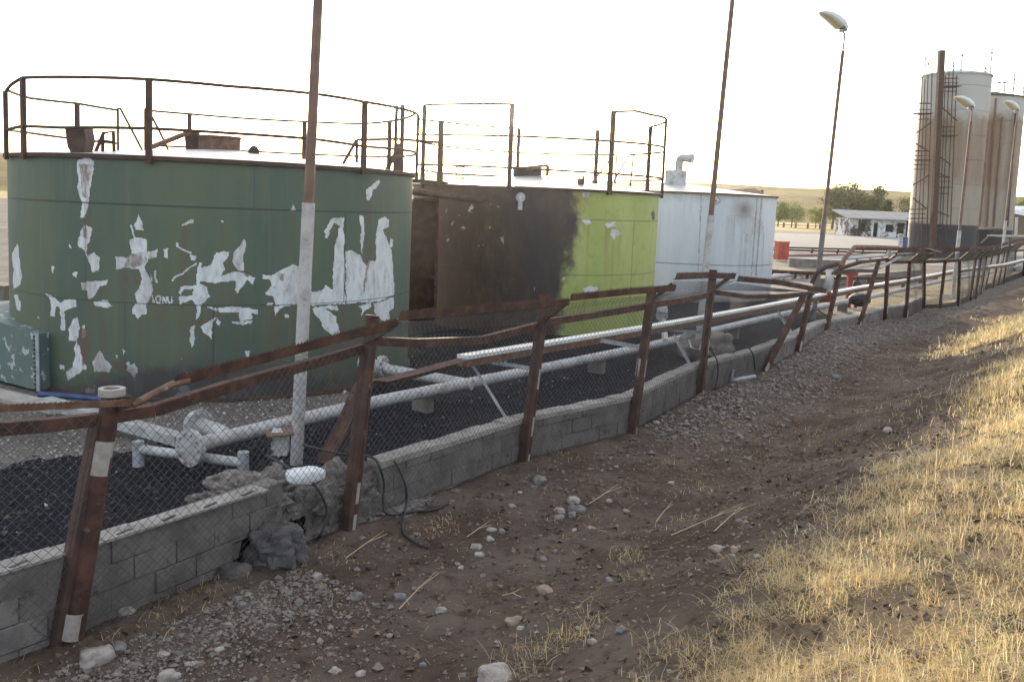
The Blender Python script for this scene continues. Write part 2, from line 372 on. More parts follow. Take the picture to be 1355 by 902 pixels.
# ------------------------------------------------------------------ storage tanks
def C7(l, ox=0, oy=280): return [(ox+x/3.8714, oy+y/3.8714) for x, y in l]
CB = lambda l: C7(l, 250, 280)
CC = lambda l: C7(l, 0, 60)
CD = lambda l: C7(l, 300, 60)
CE = lambda l: C7(l, 540, 120)
CF = lambda l: C7(l, 640, 350)
def ln(a, b, w):
    dx, dy = b[0]-a[0], b[1]-a[1]; L = math.hypot(dx, dy); nx, ny = -dy/L*w/2, dx/L*w/2
    return [(a[0]+nx, a[1]+ny), (b[0]+nx, b[1]+ny), (b[0]-nx, b[1]-ny), (a[0]-nx, a[1]-ny)]
PEEL1 = [C7(l) for l in (
 [(690, 75), (705, 10), (722, 45), (732, 98), (695, 98)],
 [(668, 65), (680, 70), (695, 135), (748, 138), (752, 200), (810, 195), (805, 235), (760, 240), (735, 290), (775, 340), (785, 400), (765, 440), (750, 470), (752, 520), (725, 522), (705, 550), (680, 525), (690, 480), (705, 470), (690, 420), (720, 370), (715, 300), (640, 290), (600, 300), (590, 230), (640, 235), (672, 200), (670, 150), (690, 140)],
 [(435, 60), (465, 85), (460, 150), (440, 170), (442, 240), (430, 195), (405, 180), (410, 105)],
 [(440, 225), (480, 205), (515, 240), (500, 300), (470, 310), (460, 265)],
 [(415, 365), (550, 345), (545, 375), (515, 385), (480, 440), (450, 450), (455, 400), (420, 400)],
 [(478, 462), (550, 455), (572, 485), (550, 497), (490, 482)],
 [(232, 420), (270, 430), (310, 465), (385, 445), (395, 490), (330, 510), (335, 610), (312, 605), (305, 490), (285, 480), (285, 540), (262, 535), (255, 450)],
 [(375, 550), (395, 540), (405, 600), (400, 660), (350, 660), (355, 600)],
 [(415, 590), (435, 575), (440, 640), (425, 650), (420, 620)],
 [(395, 660), (412, 690), (425, 740), (440, 800), (400, 830), (345, 860), (335, 820), (375, 800), (380, 700)],
 [(475, 770), (515, 705), (535, 760), (570, 790), (565, 820), (480, 815)], [(305, 785), (335, 785), (330, 810), (310, 805)],
 [(660, 790), (690, 785), (705, 805), (690, 860), (675, 830)],
 [(60, 210), (92, 165), (110, 300), (100, 370), (70, 400)], [(75, 430), (95, 420), (105, 510), (85, 500)],
 [(1200, 200), (1255, 140), (1265, 175), (1248, 220), (1248, 300), (1210, 300), (1197, 260)],
 [(1010, 290), (1080, 275), (1110, 210), (1175, 205), (1170, 235), (1140, 260), (1155, 290), (1135, 330), (1200, 310), (1250, 310), (1305, 335), (1295, 375), (1265, 345), (1220, 418), (1200, 400), (1205, 350), (1100, 368), (1005, 355)],
 [(920, 380), (1010, 378), (1015, 260), (1030, 260), (1025, 370), (1060, 385), (1075, 440), (1030, 475), (1020, 540), (1000, 555), (1005, 480), (985, 455), (920, 475), (915, 440), (990, 432), (990, 395), (940, 398), (930, 430), (918, 420)],
 [(905, 155), (918, 165), (920, 180), (980, 212), (978, 222), (915, 185), (903, 175)], [(970, 220), (1005, 228), (1005, 248), (978, 245)],
 ln((880, 350), (1005, 265), 9),
 [(1055, 487), (1200, 490), (1320, 500), (1320, 525), (1290, 520), (1285, 550), (1230, 560), (1225, 520), (1120, 510)],
 [(1030, 590), (1105, 530), (1085, 590), (1078, 650), (1060, 630), (1040, 620)],
 [(975, 590), (998, 580), (995, 660), (982, 700), (972, 670)], [(1110, 540), (1140, 570), (1130, 582), (1110, 570)],
 [(1185, 565), (1290, 558), (1280, 575), (1190, 577)],
 [(1255, 715), (1285, 710), (1275, 745), (1262, 745)],
 [(350, 165), (366, 180), (360, 190), (350, 185)], [(262, 280), (275, 275), (272, 315), (264, 310)], [(930, 70), (990, 40), (985, 60), (940, 72)], [(1125, 40), (1150, 50), (1140, 58)],
 [(835, 195), (860, 187), (858, 240), (838, 235)], [(372, 310), (400, 305), (392, 340), (378, 335)], [(185, 545), (205, 540), (200, 550)], [(590, 735), (605, 735), (600, 748)], [(622, 705), (640, 712), (632, 732)],
 # stencilled letters under the peeling paint: I O N U and a bar
 ln((782, 425), (788, 465), 10), ln((800, 432), (800, 470), 8), ln((822, 432), (822, 470), 8), ln((800, 432), (822, 430), 8), ln((800, 470), (822, 470), 8),
 ln((838, 432), (838, 470), 8), ln((838, 434), (858, 468), 8), ln((858, 434), (858, 470), 8), ln((866, 438), (868, 468), 7), ln((868, 470), (884, 470), 7), ln((885, 438), (886, 468), 7),
 ln((800, 305), (800, 365), 9), ln((778, 318), (780, 350), 6))] + [CB(l) for l in (
 [(690, 95), (740, 35), (795, 32), (797, 470), (690, 475), (625, 478), (625, 410), (680, 405), (700, 375), (740, 400), (745, 220), (760, 140), (772, 75), (745, 60), (720, 100), (715, 140), (695, 135)],
 [(802, 205), (830, 200), (880, 225), (885, 250), (910, 270), (925, 255), (960, 250), (958, 110), (975, 40), (1000, 25), (1028, 40), (1020, 80), (1000, 95), (1010, 130), (1035, 200), (1045, 270), (1050, 350), (1050, 430), (960, 460), (880, 465), (802, 470)],
 [(872, 20), (900, 20), (897, 80), (890, 220), (882, 200), (880, 70)],
 [(375, 318), (415, 325), (440, 320), (490, 285), (530, 268), (570, 280), (620, 300), (625, 478), (480, 480), (440, 480), (430, 430), (385, 420), (430, 380), (415, 350), (378, 340)],
 [(630, 490), (760, 478), (765, 500), (690, 500), (755, 530), (765, 600), (770, 635), (735, 635), (680, 590), (670, 550), (640, 520)],
 [(870, 485), (930, 460), (935, 490), (900, 510), (880, 540), (890, 500)],
 [(945, 470), (1050, 440), (1050, 490), (1020, 510), (1030, 550), (990, 565), (970, 540), (950, 510)],
 [(490, 530), (500, 525), (510, 532), (508, 546), (492, 546)], [(435, 485), (485, 484), (465, 500), (445, 530)], [(400, 470), (430, 465), (425, 485), (400, 480)], [(1030, 135), (1045, 140), (1040, 185), (1025, 180)])] + [
 CC([(395, 590), (440, 570), (475, 590), (478, 660), (465, 740), (455, 800), (430, 880), (410, 880), (415, 800), (400, 760), (405, 680), (395, 640)]),
 CD([(715, 740), (745, 715), (780, 690), (788, 700), (765, 735), (750, 740), (748, 770), (730, 795), (715, 785)]), CD([(345, 815), (362, 850), (330, 850)])]
RUST1 = [CC([(403, 610), (465, 610), (462, 700), (445, 780), (420, 770), (415, 680)]), C7([(640, 215), (740, 200), (755, 240), (740, 270), (690, 295), (640, 285)]), CC([(425, 870), (440, 870), (445, 990), (425, 990)]),
 C7([(950, 575), (1030, 555), (1095, 520), (1105, 490), (1125, 500), (1110, 530), (1035, 575), (955, 588)]), C7([(405, 580), (450, 600), (455, 760), (420, 790)]), C7([(1240, 297), (1280, 300), (1275, 335), (1250, 330)]),
 CB([(455, 315), (495, 318), (480, 355), (460, 345)]), CB([(918, 170), (942, 175), (925, 270), (900, 410), (893, 410), (908, 280)]), C7([(580, 760), (640, 760), (640, 810), (580, 810)]),
 C7(ln((635, 310), (652, 310), 5)), C7(ln((637, 310), (637, 330), 5)), C7(ln((637, 330), (652, 332), 5)), C7(ln((651, 332), (651, 352), 5)), C7(ln((635, 352), (651, 352), 5)),
 C7(ln((688, 335), (706, 335), 5)), C7(ln((690, 335), (690, 355), 5)), C7(ln((690, 356), (705, 356), 5)), C7(ln((704, 356), (704, 378), 5)), C7(ln((688, 378), (704, 378), 5)),
 C7(ln((637, 395), (637, 425), 5)), C7(ln((637, 425), (650, 425), 5)), C7(ln((635, 440), (635, 465), 5)), C7(ln((635, 440), (652, 440), 5)), C7(ln((635, 466), (652, 466), 5)), C7(ln((652, 455), (652, 466), 5)),
 C7(ln((664, 440), (664, 466), 5)), C7(ln((664, 440), (680, 440), 5)), C7(ln((664, 453), (676, 453), 5)), C7(ln((664, 466), (680, 466), 5))]
PEEL2 = [CE(l) for l in ([(750, 525), (772, 530), (775, 572), (795, 580), (772, 590), (758, 640), (740, 630), (750, 590)], [(760, 655), (772, 655), (768, 668), (758, 665)],
 [(790, 660), (815, 650), (830, 655), (840, 648), (870, 662), (868, 685), (840, 690), (815, 682)], [(880, 655), (930, 660), (937, 680), (910, 685)], [(1010, 680), (1060, 668), (1062, 695), (1020, 700)],
 [(1045, 710), (1062, 708), (1105, 735), (1070, 745), (1050, 768), (1042, 740)], [(885, 515), (935, 518), (912, 550), (895, 540)], [(790, 622), (818, 625), (802, 642)], [(755, 590), (785, 600), (770, 615)])] + [CF([(505, 130), (540, 110), (590, 112), (580, 140), (520, 145)])]

def ray_circle(px, py, cx, cy, R, far=False):
    d = ray(px, py); a = d[0]**2+d[1]**2; b = -2*(d[0]*cx+d[1]*cy); c = cx*cx+cy*cy-R*R; D = b*b-4*a*c
    if D < 0: t = -b/(2*a)
    else: t = (-b+(math.sqrt(D) if far else -math.sqrt(D)))/(2*a)
    return math.atan2(d[1]*t-cy, d[0]*t-cx)
def tank_geom(lpx, lpy, rpx, rpy, near):
    dl = ray(lpx, lpy); dr = ray(rpx, rpy); al = math.atan2(dl[0], dl[1]); ar = math.atan2(dr[0], dr[1])
    half = (ar-al)/2; s = math.sin(half); D = near/(1-s); az = (al+ar)/2
    return D*math.sin(az), D*math.cos(az), D*s
def make_shell(cx, cy, R, z0, z1, material, parent, nt_=860, nz_=260, maskf=None, jit=2.2, dents=0.012):
    a_c = math.atan2(-cy, -cx)
    th = np.concatenate([a_c+np.linspace(-1.62, 1.62, nt_), a_c+np.linspace(1.62, 2*math.pi-1.62, 60)[1:-1]])
    zs = np.linspace(z0, z1, nz_); n = len(th)
    T, Z = np.meshgrid(th, zs, indexing='ij')
    rr = R+np.array([[dents*nz(t*2.2, z*1.1, 1, 5) for z in zs[::8]] for t in th]).repeat(8, 1)[:, :nz_] if False else R
    V = np.stack([cx+rr*np.cos(T), cy+rr*np.sin(T), Z], -1).reshape(-1, 3)
    f = grid_faces(n, nz_); k = np.arange(nz_-1); b = (n-1)*nz_
    f = np.concatenate([f, np.stack([b+k, b+k+1, k+1, k], 1)])[:, ::-1]
    px, py = proj(V)
    front = ((V[:, 0]-cx)*-cx+(V[:, 1]-cy)*-cy) > 0
    j1 = np.array([noise.noise(Vector(q*5.0))+.6*noise.noise(Vector(q*14.)) for q in V[:nt_*nz_]]); j1 = np.concatenate([j1, np.zeros(len(V)-len(j1))])
    M = np.zeros((len(V), 4)); M[:, 3] = 0
    maskf(M, px+j1*jit, py+np.roll(j1, 7*nz_)*jit, front, V, j1)
    Pm = (M[:, 0] > .5).astype(float).reshape(n, nz_); Sm = np.zeros_like(Pm); cur = np.zeros(n); cj = np.array([abs(noise.noise(Vector((a*30, 3.3, .5)))) for a in th])
    for k in range(nz_-1, -1, -1):
        Sm[:, k] = cur*(cj*1.9); cur = np.maximum(cur*(1-.9/nz_*4), Pm[:, k])
    M[:, 1] = np.maximum(M[:, 1], np.clip((Sm*(1-Pm)).ravel(), 0, 1)*.42)
    return mesh_obj('shell', V, f, material, parent, 30, {'mask': M})
def tank_body(t, cx, cy, R, z0, z1, za, lip=.06):
    MB().lathe((cx, cy, 0), [(R+lip, z1+.012), (R*.66, z1+(za-z1)*.36), (R*.33, z1+(za-z1)*.69), (.02, za)], 96).build('roof', ROOFM, t, 30)
def rim(t, cx, cy, R, z1, m, lip=.06):
    MB().lathe((cx, cy, 0), [(R+.004, z1-.05), (R+lip, z1-.05), (R+lip, z1+.01), (R+.004, z1+.01)], 128).build('rim_angle', m, t)

# --- dark green tank
T1 = tank_geom(9, 210, 546, 240, 14.25); c1x, c1y, R1 = T1
H1 = float(PL(300, 212, (c1x*(1-R1/math.hypot(c1x, c1y)), c1y*(1-R1/math.hypot(c1x, c1y)), 0), nrm((c1x, c1y, 0)))[2])
HA1 = float(AT(290, 197, c1y)[2])
t1 = thing('storage_tank', 'big dark green round tank with white patches of peeling paint', 'tank', (c1x, c1y, .3), 'round storage tanks')
def m1(M, px, py, front, V, j):
    for q in PEEL1: M[inpoly(px, py, q) & front, 0] = 1
    for q in RUST1: M[inpoly(px, py, q) & front, 1] = .85
    s = np.exp(-((px-270)/105)**2-((py-514)/26)**2)*1.7+np.clip((py-480-.04*abs(px-290)+j*14)/45, 0, .6)
    M[:, 2] = np.clip(s, 0, .9)*front
    st_ = np.array([nz(a_*9, 0, 1.3, 3) for a_ in np.arctan2(V[:, 1]-c1y, V[:, 0]-c1x)]); k = front & (py > 462) & (st_+j*.5 > .42+(505-py)*.012) & (px > 60) & (px < 420); M[k, 0] = .62
    for zz in (z11, z12): M[np.abs(V[:, 2]-zz) < .011, 3] = .75
    ang = np.arctan2(V[:, 1]-c1y, V[:, 0]-c1x)
    for zlo, zhi, xs in ((.3, z12, (165, 283)), (z12, z11, (113, 456)), (z11, H1, (335,))):
        for x in xs:
            a = ray_circle(x, 350, c1x, c1y, R1); M[(np.abs(ang-a) < .0022) & (V[:, 2] > zlo) & (V[:, 2] < zhi), 3] = .5
D1 = math.hypot(c1x, c1y); nr1 = np.array((c1x, c1y, 0))*(1-R1/D1); nn1 = nrm((c1x, c1y, 0))
z12 = float(PL(290, 404, nr1, nn1)[2]); z11 = float(PL(300, 276, nr1, nn1)[2])
GREEN = tank_mat('peeling_green_paint', (.060, .090, .068), (.086, .104, .066), (.56, .57, .58), (.38, .38, .385), (.12, .062, .04), (.036, .03, .032), (.118, .122, .070))
make_shell(c1x, c1y, R1, .3, H1, GREEN, t1, maskf=m1)
tank_body(t1, c1x, c1y, R1, .3, H1, HA1); rim(t1, c1x, c1y, R1, H1, RUSTD)
MB().lathe((c1x, c1y, 0), [(R1+.05, .30), (R1+.05, .36), (R1+.003, .365)], 128).build('base_ring', RUSTD, t1)
def rail_ring(t, cx, cy, R, zb, posts, rails, pm, rm, pw=.07, lean=0.0, nm='railing'):
    # posts: list (angle, height); rails: list (a0, a1, zfunc) ; one child 'railing' carrying posts and rails as its sub-parts
    rb = MB()
    for a0, a1, f, r in rails:
        n = max(6, int(abs(a1-a0)*14)); rb.tube([(cx+R*math.cos(a0+(a1-a0)*k/n), cy+R*math.sin(a0+(a1-a0)*k/n), f(k/n)) for k in range(n+1)], r, 6)
    root = rb.build(nm, rm, t)
    for a, h in posts:
        d = np.array([math.cos(a), math.sin(a), 0]); p = np.array([cx, cy, 0])+d*R
        m = MB(); m.bar(p+[0, 0, zb-.12], p+[0, 0, zb+h]+d*lean, pw, pw*.8, d); m.build('post', pm, root)
    return root
A = lambda x, y, far=False: ray_circle(x, y, c1x, c1y, R1+.07, far)
def hgt(px, pyt, far=False, c=(c1x, c1y, R1), zb=None):
    a = ray_circle(px, pyt, c[0], c[1], c[2]+.07, far); p = np.array([c[0]+(c[2]+.07)*math.cos(a), c[1]+(c[2]+.07)*math.sin(a), 0])
    return a, float(PL(px, pyt, p, nrm((p[0], p[1], 0)))[2])
def ring_rail(c, pts, r=.024, unwrap=True):
    # pts: (px, py, far) -> tube through the given points of the ring
    q = [hgt(x, y, f, c) for x, y, f in pts]
    out = [q[0]]
    for a, z in q[1:]:
        while a-out[-1][0] > math.pi: a -= 2*math.pi
        while a-out[-1][0] < -math.pi: a += 2*math.pi
        out.append((a, z))
    path = []
    for (a, z), (b, w) in zip(out[:-1], out[1:]):
        n = max(2, int(abs(b-a)*10))
        for k in range(n): path.append((c[0]+(c[2]+.07)*math.cos(a+(b-a)*k/n), c[1]+(c[2]+.07)*math.sin(a+(b-a)*k/n), z+(w-z)*k/n))
    a, z = out[-1]; path.append((c[0]+(c[2]+.07)*math.cos(a), c[1]+(c[2]+.07)*math.sin(a), z))
    return path
def railing(t, c, zb, rails, posts, rm, pm, pw=.085, r=.026):
    rb = MB()
    for pts in rails: rb.tube(ring_rail(c, pts), r, 6)
    root = rb.build('railing', rm, t)
    for x, y, far in posts:
        a, z = hgt(x, y, far, c); d = np.array([math.cos(a), math.sin(a), 0]); p = np.array([c[0], c[1], 0])+d*(c[2]+.07)
        MB().bar(p+[0, 0, zb-.1], p+[0, 0, z], pw, pw*.7, d).build('post', pm, root)
    return root
f, b_ = False, True
railing(t1, T1, H1, [
  [(7, 122, f), (15, 112, f), (30, 103, f), (82, 102, f), (197, 105, f), (300, 114, f), (415, 124, f), (483, 135, f), (535, 145, f), (556, 153, f)],
  [(9, 172, f), (30, 167, f), (80, 169, f), (197, 170, f), (300, 176, f), (415, 184, f), (483, 194, f), (530, 198, f), (556, 203, f)],
  [(11, 120, b_), (40, 130, b_), (102, 137, b_), (156, 146, b_)], [(11, 172, b_), (40, 176, b_), (100, 184, b_), (156, 190, b_)],
  [(192, 146, b_), (251, 151, b_), (403, 161, b_), (480, 164, b_), (520, 160, b_), (548, 152, b_)], [(192, 192, b_), (251, 195, b_), (403, 204, b_), (480, 207, b_), (535, 207, b_), (552, 203, b_)]],
  [(7, 121, f), (30, 103, f), (197, 104, f), (483, 133, f), (556, 152, f), (102, 137, b_), (251, 150, b_), (403, 160, b_), (516, 160, b_)], RUSTD, RUSTD)
# ladder hoops in the gap of the far rail
lb = MB()
for x in (156, 192):
    a, zt = hgt(x, 146, True); p = np.array([c1x+(R1+.07)*math.cos(a), c1y+(R1+.07)*math.sin(a), 0]); q = p*.965
    lb.tube([p+[0, 0, H1-.1], p+[0, 0, zt-.06], p*.997+[0, 0, zt+.02], p*.99+[.05, 0, zt+.02], p*.98+[.30, 0, zt-.45], p*.965+[.62, 0, H1+.03]], .026, 6)
lb.build('ladder_hoops', RUSTD, t1)
def on_roof(px, py, c, za, zr, depth_frac):   # a point above the roof at given fraction between centre (0) and near rim (1)/far rim (-1)
    D = math.hypot(c[0], c[1]); Y = c[1]*(1-depth_frac*c[2]/D); return AT(px, py, Y)
hb = MB(); P = on_roof(290, 188, T1, HA1, H1, 0); wv = 27*c1y/FPX
hb.lathe((P[0], P[1], HA1-.12), [(wv, 0), (wv, .30), (wv*1.06, .31), (wv*1.06, .345), (.02, .36)], 32); hb.build('hatch', RUSTL, t1)
hb = MB(); hb.bar(on_roof(200, 195, T1, 0, 0, .35), on_roof(251, 175, T1, 0, 0, .1), .09, .07); hb.build('flat_bar', RUSTL, t1)
hb = MB(); p = on_roof(256, 198, T1, 0, 0, .05); q = on_roof(254, 175, T1, 0, 0, .05); hb.bar(p, q, .25, .1, (0, 1, 0)); hb.tube([q, on_roof(260, 175, T1, 0, 0, .0), on_roof(263, 196, T1, 0, 0, 0)], .03, 6); hb.build('gauge_bracket', RUSTD, t1)
bk = MB(); Yb = c1y-R1*.9
q = [AT(86, 171, Yb), AT(111, 169, Yb), AT(114, 186, Yb), AT(110, 201, Yb), AT(94, 203, Yb), AT(89, 194, Yb)]
bk.add(q+[p+np.array([0, .3, 0]) for p in q], [(0, 1, 2, 3, 4, 5)[::-1], (6, 7, 8, 9, 10, 11)]+[(i, (i+1) % 6, (i+1) % 6+6, i+6) for i in range(6)]); bk.build('gauge_box', RUSTD, t1)
fb = MB(); Yb = c1y-R1*.6
fb.tube([AT(126, 202, Yb), AT(137, 176, Yb), AT(150, 174, Yb), AT(151, 202, Yb)], .03, 6); fb.tube([AT(136, 202, Yb), AT(136, 178, Yb)], .03, 6); fb.tube([AT(130, 186, Yb), AT(150, 188, Yb)], .025, 6); fb.build('roof_handrail', RUSTD, t1)
fb = MB(); Yb = c1y-R1*.3
fb.tube([AT(454, 217, Yb), AT(472, 185, Yb)], .03, 6); fb.tube([AT(472, 216, Yb), AT(472, 185, Yb)], .03, 6); fb.build('roof_brace', RUSTD, t1)
fb = MB(); p = on_roof(336, 199, T1, 0, 0, .2); fb.lathe((p[0], p[1], p[2]-.1), [(.1, 0), (.1, .1), (.05, .17), (.01, .18)], 12); fb.build('vent_cap', RUSTD, t1)

# --- burnt yellow green tank
T2 = tank_geom(547, 250, 872, 265, 22.0); c2x, c2y, R2 = T2; D2 = math.hypot(c2x, c2y)
nr2 = np.array((c2x, c2y, 0))*(1-R2/D2); nn2 = nrm((c2x, c2y, 0))
H2 = float(PL(705, 248, nr2, nn2)[2]); HA2 = float(AT(703, 231, c2y)[2])
t2 = thing('storage_tank', 'bright yellow green round tank half burnt black and brown', 'tank', (c2x, c2y, .3), 'round storage tanks')
def m2(M, px, py, front, V, j):
    for q in PEEL2: M[inpoly(px, py, q) & front, 0] = 1
    jj = np.array([nz(q[0]*1.0+q[1], q[2], 1.3, 4)+.6*nz(q[0]+q[1], q[2], 4.5, 4)+.35*nz(q[0]+q[1], q[2], 11, 2) for q in V]); edge = np.interp(py, [240, 260, 300, 340, 370, 400, 440], [762, 764, 765, 757, 750, 738, 742])+jj*15
    s = np.clip((edge+13-px)/26, 0, 1); lf = np.clip((640+jj*26-px)/60, 0, 1)*front; M[:, 2] = s*s*(3-2*s); M[:, 1] = .95*lf; M[:, 3] = np.maximum(0, .8*np.exp(-((px-715)/42)**2-((py-325)/70)**2))*(px < edge)
    k = (px > 735) & (px < 765) & (py < 300) & (py > 248); M[k, 0] = np.maximum(M[k, 0], .28)
    M[:, 1] = np.maximum(M[:, 1], np.exp(-((px-772)/10)**2-((py-260)/16)**2)*.6)
    spk = (px < 668) & (py > 270) & (py < 325) & (j > .62); M[spk, 0] = .7; M[spk, 2] = .2
    spk = (px > 708) & (px < 757) & (py > 355) & (py < 392) & (j > .72); M[spk, 0] = .8; M[spk, 2] = .1
    zs = float(PL(800, 292, nr2, nn2)[2]); M[np.abs(V[:, 2]-zs) < .011, 3] = .5
    M[np.abs(V[:, 2]-zs+1.35) < .011, 3] = .4
    for x in (650, 838): M[(np.abs(np.arctan2(V[:, 1]-c2y, V[:, 0]-c2x)-ray_circle(x, 320, c2x, c2y, R2)) < .003) & (V[:, 2] < zs), 3] = .5
    M[:, 1] = np.maximum(M[:, 1], .30*front*np.clip((j-.1)*1.2, 0, 1))
    for x, y, w, hh in ((864.5, 285, 2, 5), (864, 288, 1.5, 3)): M[(np.abs(px-x) < w) & (np.abs(py-y) < hh), 3] = .9
LIME = tank_mat('yellow_green_paint', (.27, .31, .085), (.33, .37, .125), (.54, .53, .55), (.42, .41, .43), (.16, .07, .03), (.036, .020, .018), (.23, .27, .06))
make_shell(c2x, c2y, R2, .3, H2, LIME, t2, 420, 130, m2, 2.0)
tank_body(t2, c2x, c2y, R2, .3, H2, HA2); rim(t2, c2x, c2y, R2, H2, RUSTD)
railing(t2, T2, H2, [
  [(562, 139, f), (600, 138, f), (678, 138, f)], [(812, 148, f), (840, 147, f), (862, 152, f), (882, 158, f)],
  [(551, 178, f), (600, 179, f), (672, 180, f), (745, 183, f), (808, 187, f), (880, 196, f)], [(551, 218, f), (600, 219, f), (672, 222, f), (745, 226, f), (808, 230, f), (880, 237, f)],
  [(556, 158, b_), (583, 161, b_), (687, 170, b_)], [(556, 188, b_), (583, 193, b_), (687, 202, b_), (790, 205, b_), (814, 205, b_)], [(556, 224, b_), (583, 229, b_), (660, 233, b_)], [(834, 205, b_), (860, 203, b_), (880, 200, b_)], [(834, 239, b_), (860, 239, b_), (880, 237, b_)], [(861, 168, b_), (879, 162, b_)]],
  [(562, 139, f), (678, 137, f), (812, 147, f), (882, 158, f), (583, 161, b_), (687, 170, b_), (791, 172, b_), (861, 168, b_)], RUSTD, RUSTD, .11, .032)
fb = MB(); Yb = c2y+R2*.55
fb.tube([AT(784, 242, Yb), AT(812, 205, Yb), AT(816, 206, Yb), AT(814, 243, Yb)], .03, 6); fb.tube([AT(812, 240, Yb), AT(833, 205, Yb), AT(838, 206, Yb), AT(834, 246, Yb)], .03, 6); fb.build('ladder_hoops', RUSTL, t2)
hb = MB(); P = AT(700, 228, c2y); wv = 19*c2y/FPX; hb.lathe((P[0]-.05, P[1], HA2-.15), [(wv, 0), (wv, .35)], 28); hb.build('hatch_neck', LIME, t2)
hb = MB(); hb.bar(AT(680, 224, c2y-.2), AT(725, 219, c2y-.2), .8, .06); hb.bar(AT(725, 219, c2y-.3), AT(724, 233, c2y-.3), .1, .08, (0, 1, 0)); hb.build('hatch_lid', RUSTL, t2)
hb = MB(); hb.box(AT(768, 241, c2y-R2*.6)+[0, 0, -.1], (.14, .14, .4)); hb.build('roof_stub', RUSTD, t2); hb = MB(); hb.box(AT(772, 237, c2y-R2*.5)+[0, 0, -.1], (.05, .05, .4)); hb.build('roof_stub', RUSTD, t2)
nb = MB(); pp_ = PL(689, 261, nr2, nn2); e = pp_-nn2*.02
nb.tube([pp_+nn2*.1, e-nn2*.05], .115, 18); nb.tube([e-nn2*.03, e-nn2*.14, e-nn2*.2+[0, 0, -.05], e-nn2*.21+[0, 0, -.3]], .055, 10); nb.build('nozzle', WHITE, t2)
# rusty pipe run and frame on the burnt side
pb = MB(); pb.tube([PL(545, 254, nr2-nn2*.25, nn2), PL(634, 265, nr2-nn2*.25, nn2), PL(640, 262, nr2-nn2*.1, nn2)], .075, 10)
pb.build('foam_pipe', RUSTD, t2)
pb = MB()
for a_, b2 in (((579, 262), (576, 420)), ((548, 366), (578, 367)), ((548, 264), (580, 264))): pb.bar(PL(*a_, nr2-nn2*.3, nn2), PL(*b2, nr2-nn2*.3, nn2), .07, .05, (0, 1, 0))
pb.build('pipe_frame', RUST, t2)
pb = MB(); pb.quad(PL(540, 264, nr2-nn2*.2, nn2), PL(579, 264, nr2-nn2*.2, nn2), PL(576, 425, nr2-nn2*.2, nn2), PL(538, 425, nr2-nn2*.2, nn2)); o = pb.build('shield_plate', RUSTD, t2)
md = o.modifiers.new('s', 'SOLIDIFY'); md.thickness = .02

# --- white tank
T3 = tank_geom(781, 250, 1028, 266, 32.4); c3x, c3y, R3 = T3; D3 = math.hypot(c3x, c3y)
nr3 = np.array((c3x, c3y, 0))*(1-R3/D3); nn3 = nrm((c3x, c3y, 0))
H3 = float(PL(905, 254, nr3, nn3)[2]); HA3 = float(AT(905, 243.5, c3y)[2])
t3 = thing('storage_tank', 'white round tank with an elbow vent on its roof', 'tank', (c3x, c3y, .3), 'round storage tanks')
def m3(M, px, py, front, V, j):
    M[inpoly(px, py, C7([(500, 410), (620, 400), (690, 430), (705, 500), (600, 500), (560, 440)], 830, 180)), 0] = 1
    for yy in (286, 349): M[np.abs(V[:, 2]-float(PL(905, yy, nr3, nn3)[2])) < .012, 3] = .75
    M[:, 2] = np.exp(-((px-985)/14)**2-((py-277)/12)**2)*.9+np.clip((268-py)/10+j*.5, 0, 1)*.35*front+.9*np.clip((py-385)/12, 0, 1)*front
    # numeral 6 in a ring
    r = np.hypot(px-947, py-265)
    M[(np.abs(r-5.6) < .55), 3] = .75
    M[(np.hypot(px-947, py-266.6) < 1.9) & (np.hypot(px-947, py-266.6) > .8), 3] = .85
    M[(np.abs(px-945.6) < .5) & (py > 262) & (py < 266.5), 3] = .85
    for q in (ln((1002, 262), (994, 365), 1.6), ln((1008, 262), (1000, 365), 2.2), ln((928, 258), (924, 360), 1.4)): M[inpoly(px, py, q) & front, 1] = .7
WHT = tank_mat('white_tank_paint', (.50, .53, .57), (.43, .46, .50), (.40, .41, .43), (.46, .47, .5), (.11, .085, .07), (.14, .12, .11), (.33, .34, .36))
make_shell(c3x, c3y, R3, .3, H3, WHT, t3, 420, 130, m3, .5)
tank_body(t3, c3x, c3y, R3, .3, H3, HA3); rim(t3, c3x, c3y, R3, H3, RUSTL)
hb = MB(); P = AT(894, 235, c3y); s = c3y/FPX
hb.lathe((P[0], P[1], HA3-.2), [(14*s, 0), (14*s, .12), (15*s, .13), (15*s, .2), (14*s, .2), (14*s, P[2]-HA3+.2+.27), (.02, P[2]-HA3+.2+.3)], 32); hb.build('vent_neck', WHITE, t3)
hb = MB(); a_ = AT(898, 228, c3y); b2 = AT(899, 209, c3y); hb.tube([a_, AT(899, 214, c3y), AT(900, 210.5, c3y), AT(903, 209, c3y), AT(915, 210, c3y-.3)], 5.3*s, 16); hb.tube([AT(912, 209.6, c3y-.25), AT(917, 210, c3y-.33)], 6*s, 16); hb.build('vent_elbow', WHITE, t3)

